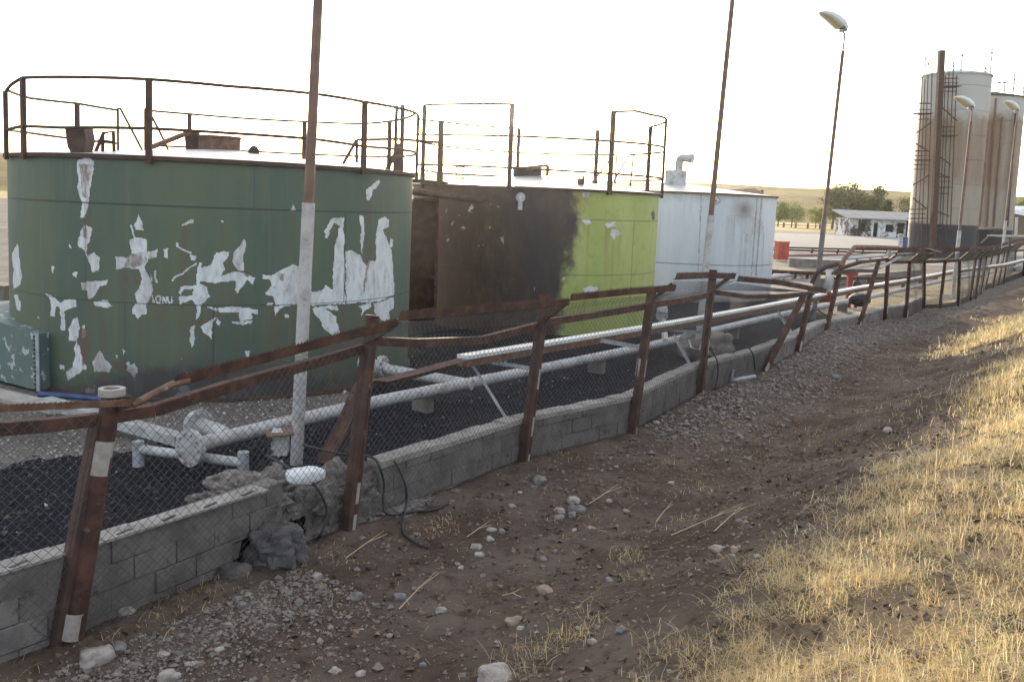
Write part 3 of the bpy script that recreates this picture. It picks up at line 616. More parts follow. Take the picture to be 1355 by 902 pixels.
# ------------------------------------------------------------------ footbridge between the first two tanks
wb = thing('walkway', 'rusty catwalk with handrails bridging the green tanks', 'walkway', AT(540, 240, 20.5))
Yw = 20.5
for n_, pts, w in (('post', [(525, 140), (522, 232)], .07), ('post', [(533, 139), (531, 232)], .09), ('post', [(585, 160), (583, 243)], .09)):
    MB().bar(AT(*pts[0], Yw), AT(*pts[1], Yw), w, w, (0, 1, 0)).build(n_, RUSTD, wb)
m = MB(); m.tube([AT(472, 185, Yw), AT(525, 184, Yw), AT(585, 189, Yw)], .035, 6); m.build('handrail', RUST, wb)
m = MB(); m.bar(AT(528, 190, Yw), AT(526, 228, Yw), .2, .16, (0, 1, 0)); m.bar(AT(510, 228, Yw), AT(525, 200, Yw), .09, .06, (0, 1, 0)); m.build('gusset', RUSTD, wb)
m = MB(); m.bar(AT(500, 236, Yw), AT(592, 243, Yw), .7, .07); m.build('deck', RUSTD, wb)

# ------------------------------------------------------------------ chain link fences
def diamond(mb, bl, br, tl, tr, pitch=.085, r=.0021, bulge=0.0, nrmv=FN, seed=0):
    bl, br, tl, tr = [np.asarray(q, float) for q in (bl, br, tl, tr)]
    L = .5*(np.linalg.norm(br-bl)+np.linalg.norm(tr-tl)); H = .5*(np.linalg.norm(tl-bl)+np.linalg.norm(tr-br))
    def pt(s, h):
        a, b = s/L, h/H; P = bl*(1-a)*(1-b)+br*a*(1-b)+tl*(1-a)*b+tr*a*b
        w = bulge*math.sin(math.pi*a)*math.sin(math.pi*min(1, max(0, b)))+.02*math.sin(3*s+seed+2*h)
        return P+np.asarray(nrmv)*w
    k = 0
    for sgn in (1, -1):
        x = -H if sgn > 0 else 0.0
        x += pitch*.5
        while x < L+(0 if sgn > 0 else H):
            a0 = max(0, x); a1 = min(L, x+H) if sgn > 0 else None
            if sgn > 0:
                s0, s1 = max(0, x), min(L, x+H); h0, h1 = s0-x, s1-x
            else:
                s0, s1 = max(0, x-H), min(L, x); h0, h1 = x-s0, x-s1
            if s1-s0 > .04:
                n = max(2, int((s1-s0)/.45)+1)
                mb.tube([pt(s0+(s1-s0)*i/n, h0+(h1-h0)*i/n)+np.asarray(nrmv)*.003*sgn for i in range(n+1)], r, 3, False)
            x += pitch
def teeth_strip(mb, path, h=.085, pitch=.036, tooth=.036, out=FN, tilt=.25):
    # flat strip with a row of bent spikes along its upper edge and a folded lower lip
    for a, b in zip(path[:-1], path[1:]):
        a = np.asarray(a, float); b = np.asarray(b, float); L = np.linalg.norm(b-a); t = (b-a)/L
        up = nrm(np.array([0, 0, 1.])-t*t[2]+0*out); up = nrm(up+out*tilt); w = nrm(np.cross(t, up))
        mb.bar(a+up*h/2, b+up*h/2, .006, h, up); mb.bar(a-w*.02, b-w*.02, .045, .006, up)
        n = int(L/pitch)
        for k in range(n):
            p = a+t*(k+.5)*pitch+up*h; q = p+t*.018*random.uniform(.6, 1.5)+up*tooth*random.uniform(.7, 1.15)+w*.004
            mb.add([p-t*pitch*.42-w*.003, p+t*pitch*.42-w*.003, p+t*pitch*.42+w*.003, p-t*pitch*.42+w*.003, q], [(0, 1, 4), (1, 2, 4), (2, 3, 4), (3, 0, 4), (3, 2, 1, 0)])
OUT = .40
fence = thing('chain_link_fence', 'rusty chain link fence with toothed overhang along the block wall', 'fence', FW[2])
def FP(x, y, off=0.0, i=0): return PL(x, y, FW[i]+FN*off, FN)
# posts: foot index, top px, rail px, arm end px
NEAR = [(0, (148, 521), (150, 545), (186, 535)), (1, (493, 417), (489, 455), (526, 427)), (2, (721, 390), (716, 428), (751, 401)), (3, (863, 381), (861, 401), (891, 377)), (4, (944, 357), (941, 386), (972, 363))]
def post_parts(i, top, rail, arm, par, r=.074, twin=True, tiltband=True):
    f_ = FW[i]; tp = FP(*top, 0, i)
    m = MB(); m.tube([f_+[0, 0, -.15], tp], r, 14)
    po = m.build('post', RUST, par)
    if i == 0: MB().lathe(tp, [(.062, .0), (.062, .045), (.098, .045), (.098, -.01)], 20).build('pipe_collar', BAND, po); MB().lathe(tp, [(.001, .006), (.075, .006)], 16).build('pipe_mouth', BLACKR, po)
    ax = nrm(tp-f_); L = np.linalg.norm(tp-f_)
    if twin:
        k_ = -.03 if i == 0 else .035; q = f_-FD*(.15 if i == 0 else .10)+FN*k_; a2 = FP(*rail, 0, i)-FD*(.12 if i == 0 else .085)+FN*k_
        m = MB(); m.angle([q+[0, 0, -.1], a2], .07, .07, .008, FN, 1); m.bar(q+FD*.03+[0, 0, -.1], a2+FD*.03, .06, .09, FN); m.build('angle_iron', RUSTD, po)
    for h0, h1 in ((.05, .17), (.42 if i else .12, .56 if i else .24)) if tiltband else ():
        if i == 0: h0, h1 = ((.10, .30), (1.34, 1.60))[0 if h0 == .05 else 1]
        elif i == 1: h0, h1 = ((.05, .25), (.36, .58))[0 if h0 == .05 else 1]
        else: h0, h1 = ((.02, .18), (1.25-.1*i, 1.52-.1*i))[0 if h0 == .05 else 1]
        MB().tube([f_+ax*h0, f_+ax*h1], r*1.05, 14, False).build('white_band', BAND, po)
    if i == 2: MB().tube([f_+ax*.42, f_+ax*.68], r*1.05, 14, False).build('white_band', BAND, po)
    if arm:
        ra = FP(*rail, 0, i); ae = FP(*arm, OUT, i)
        MB().angle([ra, ae], .05, .05, .007, FN, 1).build('overhang_arm', RUST, po)
    return po
for n in NEAR: post_parts(*n, fence)
# two bent posts that carry the drooping end of the overhang
for i, top in ((5, (1064, 390)), (6, (1073, 385))):
    m = MB(); e = FP(*top, 0, i); m.bar(FW[i]+[0, 0, -.1], e, .13, .1, FN); po = m.build('post', RUST, fence)
    ax = nrm(e-FW[i]); MB().bar(FW[i]+ax*.3+FN*.055, FW[i]+ax*.55+FN*.055, .12, .012, FN).build('white_band', BAND, po)
def rail(pts, off, idx, par, w=.075, h=.09, name='rail', m_=RUST):
    p = [FP(x, y, off, i) for (x, y), i in zip(pts, idx)]
    mb = MB(); mb.angle(p, w, h, .008, (0, 0, 1), -1); return mb.build(name, m_, par)
def strip(pts, off, idx, par, h=.085, m_=RUST, tooth=.036):
    p = [FP(x, y, off, i) for (x, y), i in zip(pts, idx)]
    mb = MB(); teeth_strip(mb, p, h, .036, tooth); return mb.build('toothed_strip', m_, par)
rail([(-80, 566), (60, 556), (136, 548)], 0, [0, 0, 0], fence)
rail([(150, 545), (205, 537), (300, 507), (400, 480), (489, 454)], 0, [0, 0, 0, 1, 1], fence)
rail([(489, 446), (555, 449), (640, 446), (716, 427)], 0, [1, 1, 2, 2], fence)
rail([(716, 424), (790, 413), (861, 401)], 0, [2, 2, 3], fence)
rail([(861, 400), (900, 395), (941, 387)], 0, [3, 3, 4], fence)
rail([(941, 383), (985, 389), (1030, 390), (1078, 386)], 0, [4, 4, 5, 6], fence)
strip([(-80, 548), (186, 536)], OUT, [0, 0], fence, .045, RUSTL, .014)
strip([(230, 512), (360, 477), (526, 432)], OUT, [0, 1, 1], fence)
MB().tube([FP(175, 536, OUT, 0), FP(200, 522, OUT, 0), FP(228, 508, OUT, 0), FP(250, 504, OUT, 0)], .026, 10).build('bent_tube', RUSTL, fence)
strip([(527, 424), (640, 413), (752, 404)], OUT, [1, 2, 2], fence)
strip([(754, 398), (830, 390), (893, 385)], OUT, [2, 3, 3], fence)
strip([(893, 370), (935, 368), (972, 369)], OUT, [3, 4, 4], fence, .09)
strip([(975, 372), (1030, 377), (1092, 388)], OUT, [4, 5, 6], fence, .09)
def panel(pts, par, seed, bulge=.05, pitch=.085, r=.0023, nm='mesh_panel'):
    mb = MB(); diamond(mb, *pts, pitch=pitch, r=r, bulge=bulge, seed=seed); return mb.build(nm, WIRE, par, 0)
lo = lambda i: FW[i]+[0, 0, .08]
panel((G(-260, 960, .05), lo(0), FP(-260, 574, 0, 0), FP(140, 550, 0, 0)), fence, 0, .03)
panel((lo(0), lo(1), FP(150, 546, 0, 0), FP(487, 456, 0, 1)), fence, 1, .1)
panel((lo(1), lo(2), FP(491, 448, 0, 1), FP(716, 430, 0, 2)), fence, 2, .06)
panel((lo(2), lo(3), FP(718, 426, 0, 2), FP(861, 403, 0, 3)), fence, 3, .06)
panel((lo(3), lo(4), FP(862, 401, 0, 3), FP(941, 388, 0, 4)), fence, 4, .05)
panel((lo(4), lo(5), FP(942, 386, 0, 4), FP(1060, 389, 0, 5)), fence, 5, .05)
panel((FP(300, 508, 0, 0), FP(487, 453, 0, 1), FP(300, 494, OUT, 1), FP(526, 434, OUT, 1)), fence, 6, 0, .085)
panel((FP(492, 446, 0, 1), FP(716, 427, 0, 2), FP(528, 426, OUT, 1), FP(750, 406, OUT, 2)), fence, 7, -.05)
panel((FP(718, 424, 0, 2), FP(861, 401, 0, 3), FP(754, 400, OUT, 2), FP(893, 387, OUT, 3)), fence, 8, -.03)
panel((FP(864, 400, 0, 3), FP(941, 386, 0, 4), FP(893, 372, OUT, 3), FP(972, 371, OUT, 4)), fence, 9, -.02)
panel((FP(943, 384, 0, 4), FP(1075, 386, 0, 6), FP(974, 374, OUT, 4), FP(1090, 389, OUT, 6)), fence, 10, -.02)
# galvanised struts from the cable tray to the fence posts
def strut(a, b, off_a, ia, ib, par):
    MB().angle([FP(*a, off_a, ia), FP(*b, -.08, ib)], .05, .05, .006, FN, 1).build('strut', GALV, par)
strut((626, 480), (690, 582), -.85, 2, 2, fence); strut((652, 482), (705, 490), -.85, 2, 2, fence)
strut((893, 443), (921, 493), -.85, 4, 4, fence); strut((868, 433), (937, 439), -.85, 4, 4, fence)
strut((795, 452), (846, 461), -.85, 3, 3, fence); strut((1030, 413), (1048, 440), -.85, 6, 6, fence)

fence2 = thing('chain_link_fence', 'battered far stretch of rusty chain link fence below the tall silos', 'fence', FW[9])
def FQ(x, y, P, off=0.0): return PL(x, y, np.asarray(P)+FN*off, FN)
FAR = [((1088, 457), (1113, 352)), ((1131, 447), (1163, 345)), ((1171, 433), (1175, 345)), ((1198, 428), (1204, 345)), ((1223, 414), (1223, 345)), ((1243, 414), (1251, 344)), ((1268, 410), (1270, 343)), ((1283, 402), (1291, 341)), ((1290, 399), (1298, 340)), ((1297, 392), (1305, 339)), ((1302, 386), (1313, 337)), ((1313, 383), (1322, 335)), ((1320, 380), (1329, 333)), ((1327, 378), (1334, 331)), ((1342, 366), (1344, 331)), ((1354, 367), (1356, 330))]
fp = []
for k, (a_, b2) in enumerate(FAR):
    ft = G(*a_); tp = FQ(*b2, ft); fp.append((ft, tp)); ax = nrm(tp-ft); L = np.linalg.norm(tp-ft)
    po = MB().bar(ft+[0, 0, -.1], tp, .12, .1, FN).build('post', RUST, fence2)
    if k < 10: MB().bar(ft+ax*(.2+.13*(k % 3))+FN*.053, ft+ax*(.45+.13*(k % 3))+FN*.053, .11, .012, FN).build('white_band', BAND, po)
    if k > 1:
        MB().bar(tp, FQ(b2[0]+11, b2[1]-9, ft, OUT), .06, .05, FN).build('overhang_arm', RUST if k % 3 else RUSTL, po)
MB().tube([fp[0][1]+[0, 0, -.05], FQ(1117, 343, fp[0][0]), FQ(1131, 327, fp[0][0]), FQ(1160, 327, fp[1][0]), FQ(1188, 328, fp[2][0])], .065, 10).build('bent_top_tube', RUSTL, fence2)
m = MB(); m.angle([FQ(1100, 362, fp[0][0]), FQ(1118, 352, fp[0][0]), FQ(1140, 345, fp[1][0]), FQ(1178, 341, fp[2][0])], .08, .09, .01, (0, 0, 1), -1); m.build('bent_rail', RUST, fence2)
m = MB(); m.angle([FQ(1105, 360, fp[0][0]), FQ(1130, 356, fp[1][0]), FQ(1160, 357, fp[1][0])], .07, .09, .01, (0, 0, 1), -1); m.build('bent_rail', RUSTD, fence2)
m = MB(); m.bar(FQ(1164, 355, fp[1][0], .1), FQ(1192, 339, fp[2][0], .3), .08, .04); m.build('bent_flat_bar', GALV, fence2)
for k in range(2, 15):
    a_, b2 = FAR[k][1], FAR[k+1][1]
    MB().angle([fp[k][1], fp[k+1][1]], .07, .1, .01, (0, 0, 1), -1).build('rail', RUST, fence2)
    mb = MB(); teeth_strip(mb, [FQ(a_[0]+12, a_[1]-11, fp[k][0], OUT), FQ(b2[0]+11, b2[1]-11, fp[k+1][0], OUT)], .14, .1, .06); mb.build('toothed_strip', RUST, fence2)
    panel((fp[k][0]+[0, 0, .1], fp[k+1][0]+[0, 0, .1], fp[k][1], fp[k+1][1]), fence2, k, .05, .14, .0032)
    panel((fp[k][1], fp[k+1][1], FQ(a_[0]+12, a_[1]-9, fp[k][0], OUT), FQ(b2[0]+11, b2[1]-9, fp[k+1][0], OUT)), fence2, k+.5, 0, .09, .004)
m = MB(); m.bar(FQ(1221, 329, fp[4][0], .5), FQ(1236, 333, fp[4][0], .5), .5, .02); m.build('bent_plate', CONCL, fence2)

# ------------------------------------------------------------------ cable tray and pipes
TRP = [(612, 474, 1), (700, 459.5, 2), (880, 430, 3), (1000, 408, 5), (1055, 397, 6)]
tp_ = [FP(x, y, -.85, i) for x, y, i in TRP]+[G(x, y, 1.3) for x, y in ((1130, 382), (1205, 370), (1265, 358), (1330, 350), (1362, 342), (1400, 338))]
tray = thing('cable_tray', 'long cable tray with white lid running behind the fence', 'cable tray', tp_[0])
m = MB()
for a_, b2 in zip(tp_[:-1], tp_[1:]): m.bar(a_+[0, 0, .02], b2+[0, 0, .02], .18, .05)
m.build('lid', LID, tray, 30)
m = MB()
for a_, b2 in zip(tp_[:-1], tp_[1:]): m.bar(a_+[0, 0, -.06], b2+[0, 0, -.06], .15, .10)
m.build('channel', RUSTL, tray, 30)
op = [FP(605, 474, -.85, 1), FP(560, 486, -.85, 1), FP(497, 502, -.85, 1), FP(480, 500, -.85, 1), FP(468, 508, -.85, 1), FP(440, 572, -.85, 1), FP(418, 610, -.85, 1)]
m = MB(); m.angle(op, .2, .11, .008, (0, 0, 1), -1); m.build('open_channel', RUST, tray)
m = MB(); dd = np.array([.33, .1, 0]); diamond(m, op[6], op[6]+dd, op[4], op[4]+dd*.6, .03, .003); m.build('mesh_bottom', RUSTL, tray, 0)

PZ = .65
pipe = thing('pipeline', 'white flanged pipeline lying on black gravel behind the wall', 'pipe', G(262, 595, .5))
pth = [G(x, y, PZ) for x, y in ((262, 588), (330, 571), (400, 554), (500, 531), (580, 515), (700, 491), (850, 460), (1000, 424), (1060, 411), (1150, 393), (1250, 371), (1300, 363), (1350, 352))]
MB().tube(pth, .088, 18).build('main_pipe', WHITE, pipe)
ax0 = nrm(pth[1]-pth[0])
def flange(mb, p, ax, r=.2, n=10):
    mb.tube([p-ax*.035, p-ax*.002], r, 24); mb.tube([p+ax*.004, p+ax*.035], r, 24)
    x = nrm(np.cross(ax, (0, 0, 1))); y = np.cross(ax, x)
    for k in range(n):
        t = 2*math.pi*k/n; q = p+(x*math.cos(t)+y*math.sin(t))*r*.8; mb.tube([q-ax*.065, q+ax*.065], .02, 6)
m = MB(); flange(m, G(252, 592, PZ), ax0, .21); m.build('blind_flange', WHITE, pipe)
br = G(300, 577, PZ); be = G(263, 562, PZ+.02)
MB().tube([br, G(283, 569, PZ), be], .1, 16).build('branch_pipe', WHITE, pipe)
m = MB(); flange(m, be, nrm(be-br), .19); m.build('branch_flange', WHITE, pipe)
m = MB(); a_ = G(187, 594, .5); e = G(322, 612, .5); m.tube([a_, e], .055, 12); m.build('cross_pipe', WHITE, pipe)
for q in (G(183, 588, .55), G(322, 602, .58)):
    MB().tube([(q[0], q[1], .2), (q[0], q[1], q[2]+.04)], .065, 12).build('stub_post', GALV, pipe)
m = MB(); a_ = G(625, 509, PZ); e = G(515, 489, .75); m.tube([a_, e], .085, 14); m.build('branch_pipe', WHITE, pipe)
m = MB(); q = G(505, 484, .8); flange(m, q, nrm(e-a_), .17); m.tube([e, q, q+nrm(e-a_)*.4], .085, 12); m.tube([q+[0, 0, .1]+nrm(e-a_)*.2, q+[0, 0, .45]+nrm(e-a_)*.2], .06, 10); m.lathe(q+[0, 0, .46]+nrm(e-a_)*.2, [(.02, 0), (.14, 0), (.14, .03), (.02, .03)], 20); m.build('gate_valve', WHITE, pipe)
m = MB(); a_ = G(880, 452, PZ+.05); e = G(878, 425, .75); m.tube([a_, e], .07, 12); q = e+[0, .3, .1]; flange(m, q, np.array([0, 1., 0]), .15); m.lathe(q+[0, 0, .1], [(.15, 0), (.12, .15), (.06, .2), (.05, .32), (.13, .33), (.13, .36)], 16); m.build('gate_valve', WHITE, pipe)
m = MB(); m.tube([G(910, 446, .7), G(915, 460, .6), G(925, 463, .6), G(930, 450, .7)], .02, 6); m.bar(G(908, 440, .75), G(934, 446, .75), .12, .1); m.build('pipe_clamp', WHITE, pipe)
for x, y in ((560, 522), (790, 476), (970, 434), (1115, 402)):
    q = G(x, y, .55); MB().bar((q[0], q[1], .25), (q[0], q[1], .56), .3, .16, FD).build('support_block', CONC, pipe)

# old white channel lying near the first tank
m = MB(); m.bar(G(60, 531, .5), G(240, 582, .45), .2, .12); m.build('steel_channel', WHITE); o = bpy.data.objects['steel_channel']; tag(o, 'old white steel channel lying on the gravel beside the pipe flanges', 'steel beam')
m = MB(); m.bar(G(-60, 508, .8), G(82, 542, .75), .32, .05); o = m.build('plank', CONCL); tag(o, 'pale flat plank lying by the fence at the left edge', 'plank')
m = MB(); m.tube([G(50, 521, .45), G(90, 524, .4), G(140, 528, .36), (G(180, 535, .35))], .045, 8); o = m.build('hose', BLUE); tag(o, 'blue hose on the ground at the base of the dark green tank', 'hose')
# green steel cover box at the tank's left
gx = thing('steel_box', 'green riveted steel box with chipped paint leaning against the big tank', 'box', G(40, 512, .3))
GB = mat('chipped_green_paint', (.085, .13, .12), (.11, .14, .125), 2.5, c3=(.36, .39, .40), s3=5, lo3=.57, hi3=.60, rough=.6)
_ag = ray_circle(54, 470, c1x, c1y, R1); Yg = c1y+R1*math.sin(_ag)-.3
ft = [AT(-70, 405, Yg+1.4), AT(50, 442, Yg), AT(52, 517, Yg), AT(-70, 485, Yg+1.4)]; bk_ = [p+np.array([.5, 1.2, 0]) for p in ft]
m = MB(); m.add(ft+bk_, [(0, 3, 2, 1), (4, 5, 6, 7), (0, 1, 5, 4), (1, 2, 6, 5), (2, 3, 7, 6), (3, 0, 4, 7)]); m.build('body', GB, gx, 20)
m = MB(); m.bar(ft[1]+[.0, -.02, .02], ft[2]+[0, -.02, 0], .05, .03, (0, 1, 0)); m.build('corner_angle', GALV, gx)
m = MB()
for k in range(13):
    p = ft[1]+(ft[2]-ft[1])*(k+.5)/13+np.array([-.05, -.02, 0]); m.tube([p+[0, .02, 0], p-[0, .012, 0]], .016, 6)
m.build('rivets', RUSTD, gx)
m = MB(); m.bar(AT(-40, 398, 19), AT(12, 405, 19), .5, .9); o = m.build('concrete_curb', CONC); tag(o, 'dark concrete curb beyond the green steel box at the left edge', 'curb')

# ------------------------------------------------------------------ block walls
def blocks(mb, pts, z0, z1, depth=.2, ch=.2, bl=.42, jag=0, off=-.16):
    zc = z0; row = 0
    segs = [(a, b, np.linalg.norm(b[:2]-a[:2])) for a, b in zip(pts[:-1], pts[1:])]
    while zc < z1-.02:
        s = -random.random()*.2-(row % 2)*bl/2
        for a, b, L in segs:
            t = (b-a)/L; x = 0.0 if row % 2 else -bl/2
            while x < L:
                x0, x1 = max(0, x), min(L, x+bl)
                if x1-x0 > .06 and random.random() > jag*(row == int((z1-z0)/ch)-1):
                    j = random.uniform(-.012, .012); n = np.array([t[1], -t[0], 0]); h = min(ch, z1-zc)
                    p = a+t*(x0+.005)+n*(off+j); q = a+t*(x1-.005)+n*(off+j)
                    if h > .05: mb.bar(np.array([p[0], p[1], zc+h/2-.002]), np.array([q[0], q[1], zc+h/2-.002]), depth, h-.011)
                x += bl
            # mortar core
        zc += ch; row += 1
    for a, b, L in segs:
        t = (b-a)/L; n = np.array([t[1], -t[0], 0]); p = a+n*off; q = b+n*off
        mb.bar(np.array([p[0], p[1], (z0+z1)/2-.01]), np.array([q[0], q[1], (z0+z1)/2-.01]), depth-.022, z1-z0-.03)
def rough_up(o, amp, cuts=1):
    bm = bmesh.new(); bm.from_mesh(o.data)
    bmesh.ops.bevel(bm, geom=[e for e in bm.edges if e.calc_length() > .12], offset=.005, segments=1, affect='EDGES')
    bm.to_mesh(o.data); bm.free()
w1 = thing('block_wall', 'low grey concrete block wall at the left foreground', 'wall', FW[0])
e1 = FP(380, 700, -.1, 1); e1[2] = 0
m = MB(); blocks(m, [wl(0, -6, 0), FW[0], e1], -.07, .73); o = m.build('blocks', CONC, w1, 30); rough_up(o, .01)
m = MB()
for k in range(24):
    v0 = -6+k*(_fv[0]+6+2.0)/24; v1 = -6+(k+1)*(_fv[0]+6+2.0)/24; hh = random.uniform(.016, .024); m.bar(wl(-.16, v0, .728+hh/2), wl(-.16, v1, .728+hh/2), .205+random.uniform(-.01, .01), hh)
m.build('mortar_cap', CONCL, w1, 30)
m = MB()
for k in range(11):
    v = -2.4+k*.42; p = wl(-.12, v, .74); m.bar(p-FD*.07+FN*.03, p+FD*.07-FN*.01, .03, .03)
m.build('core_holes', BLACKR, w1)
w2 = thing('block_wall', 'long grey concrete block wall behind the middle fence posts', 'wall', FW[3])
p2 = FP(508, 690, -.05, 1); p2[2] = 0
wp = [p2]+[q*1.0 for q in FW[2:12]]
m = MB(); blocks(m, wp, -.12, .58); o = m.build('blocks', CONC, w2, 30); rough_up(o, .01)
m = MB()
for a_, b2 in zip(wp[:-1], wp[1:]):
    t = nrm(b2-a_); n = np.array([t[1], -t[0], 0]); N = int(np.linalg.norm(b2-a_)/.35)+1
    for k in range(N):
        p = a_+(b2-a_)*k/N; q = a_+(b2-a_)*(k+1)/N; hh = random.uniform(.05, .075)
        m.bar(p+n*-.16+[0, 0, .578+hh/2], q+n*-.16+[0, 0, .578+hh/2], .225+random.uniform(-.012, .012), hh)
m.build('mortar_cap', CONCL, w2, 30)
def blob(name, c, d, mat_, parent=None, sub=4, amp=.25, sc=1.6, seed=0., rot=0., flat=None, ang=50):
    bm = bmesh.new(); bmesh.ops.create_icosphere(bm, subdivisions=sub, radius=1)
    V = []; ca, sa = math.cos(rot), math.sin(rot)
    for v in bm.verts:
        q = v.co; k = 1+amp*noise.noise(q*sc+Vector((seed, seed*.7, -seed)))+amp*.45*noise.noise(q*sc*2.7+Vector((seed*2, 0, seed)))+amp*.16*noise.noise(q*sc*6+Vector((seed, 3, 1)))+amp*.07*noise.noise(q*sc*11+Vector((seed, 1, 5)))
        w = [abs(t)**.8*(1 if t > 0 else -1) for t in q]; x, y, z = w[0]*k*d[0]/2, w[1]*k*d[1]/2, w[2]*k*d[2]/2
        if flat is not None: z = max(z, flat)
        V.append((c[0]+x*ca-y*sa, c[1]+x*sa+y*ca, c[2]+z))
    bm.verts.index_update(); Fs = [tuple(v.index for v in f_.verts) for f_ in bm.faces]; bm.free()
    return mesh_obj(name, V, Fs, mat_, parent, ang)
rotf = math.atan2(FD[1], FD[0])
q = FP(436, 655, -.36, 1); o = blob('concrete_lump', (q[0], q[1], .2), (1.5, .6, .80), LUMP, None, 6, .36, 2.6, 3.3, rotf); tag(o, 'broken lump of rough concrete in the gap between the two block walls', 'concrete lump')
q = FP(345, 635, -.5, 1); o = blob('rubble_mound', (q[0]-.1, q[1]+.1, .42), (1.1, .8, .5), LUMP, None, 6, .4, 3.0, 8.1, rotf); tag(o, 'mound of grey rubble behind the broken end of the left block wall', 'rubble')
q = FP(530, 682, -.02, 1); o = blob('broken_footing', (q[0], q[1], .02), (1.0, .28, .2), LUMP, None, 5, .5, 4.5, 5.2, rotf); tag(o, 'exposed broken concrete footing at the foot of the wall beside the second post', 'footing')
q = G(366, 748, 0); o = blob('boulder', (q[0], q[1], .15), (.52, .45, .5), BOULD, None, 5, .34, 1.9, 2.2, .4, -.16, 30); tag(o, 'dark grey boulder leaning against the broken block wall', 'boulder')
q = G(322, 768, 0); o = blob('boulder', (q[0]-.1, q[1], .06), (.32, .25, .2), BOULD, None, 4, .25, 1.5, 6.2, .1, None, 30); tag(o, 'small dark rock beside the larger boulder at the wall', 'boulder')
q = FP(404, 629, -.12, 1); o = blob('sack', (q[0], q[1], q[2]), (.40, .26, .17), SACKM, None, 4, .16, 1.3, 1.1, rotf-.2); tag(o, 'white plastic sack lying on the broken concrete lump', 'sack')
q = AT(936, 470, 19.9); o = blob('concrete_lump', (q[0], q[1], .45), (1.6, 1.0, .7), LUMP, None, 4, .3, 1.7, 13, rotf); tag(o, 'low concrete lump round the foot of the second lamp post', 'concrete lump')
m = MB(); q = G(366, 612, .55); bxr = thing('junction_box', 'small rusty white electrical box with holes at the nearest lamp post', 'box', q)
m.box(AT(358, 587, q[1])+[.08, .1, 0], (.17, .2, .26), .1); m.build('case', WHITE, bxr)
m = MB()
for y in (582, 597): c_ = AT(357, y, q[1]-.02); m.tube([c_, c_+[0, -.02, 0]], .03, 10)
m.build('knockouts', BLACKR, bxr)
m = MB(); m.bar(AT(352, 574, q[1]), AT(388, 570, q[1]+.1), .3, .02); m.build('cover', RUSTL, bxr)

def cable(name, pts, r, label, cat='cable', m_=BLACKR):
    P = [np.asarray(p, float) for p in pts]; out = []
    for i in range(len(P)-1):
        p0, p1, p2_, p3 = P[max(i-1, 0)], P[i], P[i+1], P[min(i+2, len(P)-1)]
        for k in range(6):
            t = k/6; out.append(.5*((2*p1)+(-p0+p2_)*t+(2*p0-5*p1+4*p2_-p3)*t*t+(-p0+3*p1-3*p2_+p3)*t**3))
    out.append(P[-1]); o = MB().tube(out, r, 8).build(name, m_); tag(o, label, cat); return o
cable('cable', [FP(352, 602, -.5, 1), FP(385, 620, -.2, 1), FP(415, 640, .0, 1), FP(430, 665, .06, 1), FP(432, 685, .08, 1), FP(425, 706, .1, 1), GT(418, 716)+[0, 0, .02]], .014, 'thick black cable hanging over the broken concrete lump')
cable('cable', [FP(400, 588, -.6, 1), FP(450, 600, -.3, 1), FP(490, 604, -.1, 1), FP(502, 617, .02, 1), FP(508, 640, .04, 1), FP(507, 665, .05, 1), FP(514, 680, .1, 1), GT(545, 680)+[0, 0, .03], GT(575, 677)+[0, 0, .03], GT(592, 668)+[0, 0, .02]], .014, 'black cable coming over the wall beside the second post and trailing on the dirt')
cable('cable', [FP(508, 603, -.3, 1), FP(522, 610, -.1, 1), FP(536, 640, .03, 1), FP(538, 665, .05, 1), FP(534, 685, .2, 1), GT(533, 705)+[0, 0, .02], GT(545, 718)+[0, 0, .02], GT(567, 727)+[0, 0, .02]], .012, 'thin black cable hanging over the wall to a loose end on the dirt')
cable('cable', [FP(930, 445, -.6, 4), FP(935, 455, -.2, 4), FP(948, 475, .02, 4), FP(950, 495, .03, 4), FP(946, 515, .05, 4)], .014, 'black cable hanging over the wall just behind the fifth post')
cable('cable', [FP(968, 468, -.3, 5), FP(985, 458, -.1, 5), FP(996, 468, 0, 5), FP(999, 490, .03, 5)], .014, 'black cable looping over the wall before the leaning post')
cable('cable', [FP(1083, 411, -.4, 7), FP(1105, 425, -.2, 7), FP(1113, 435, .0, 7), FP(1114, 447, .05, 7)], .022, 'black cable draped over the wall beneath the far bent posts')
q = GT(958, 508); m = MB(); m.tube([q+[0, 0, .05], GT(998, 502)+[0, 0, .06]], .05, 10); m.tube([q+[.12, 0, .04], q+[.16, 0, .3]], .03, 8); o = m.build('pipe_stub', GALV); tag(o, 'short grey pipe with a tee lying at the wall foot by the fifth post', 'pipe')

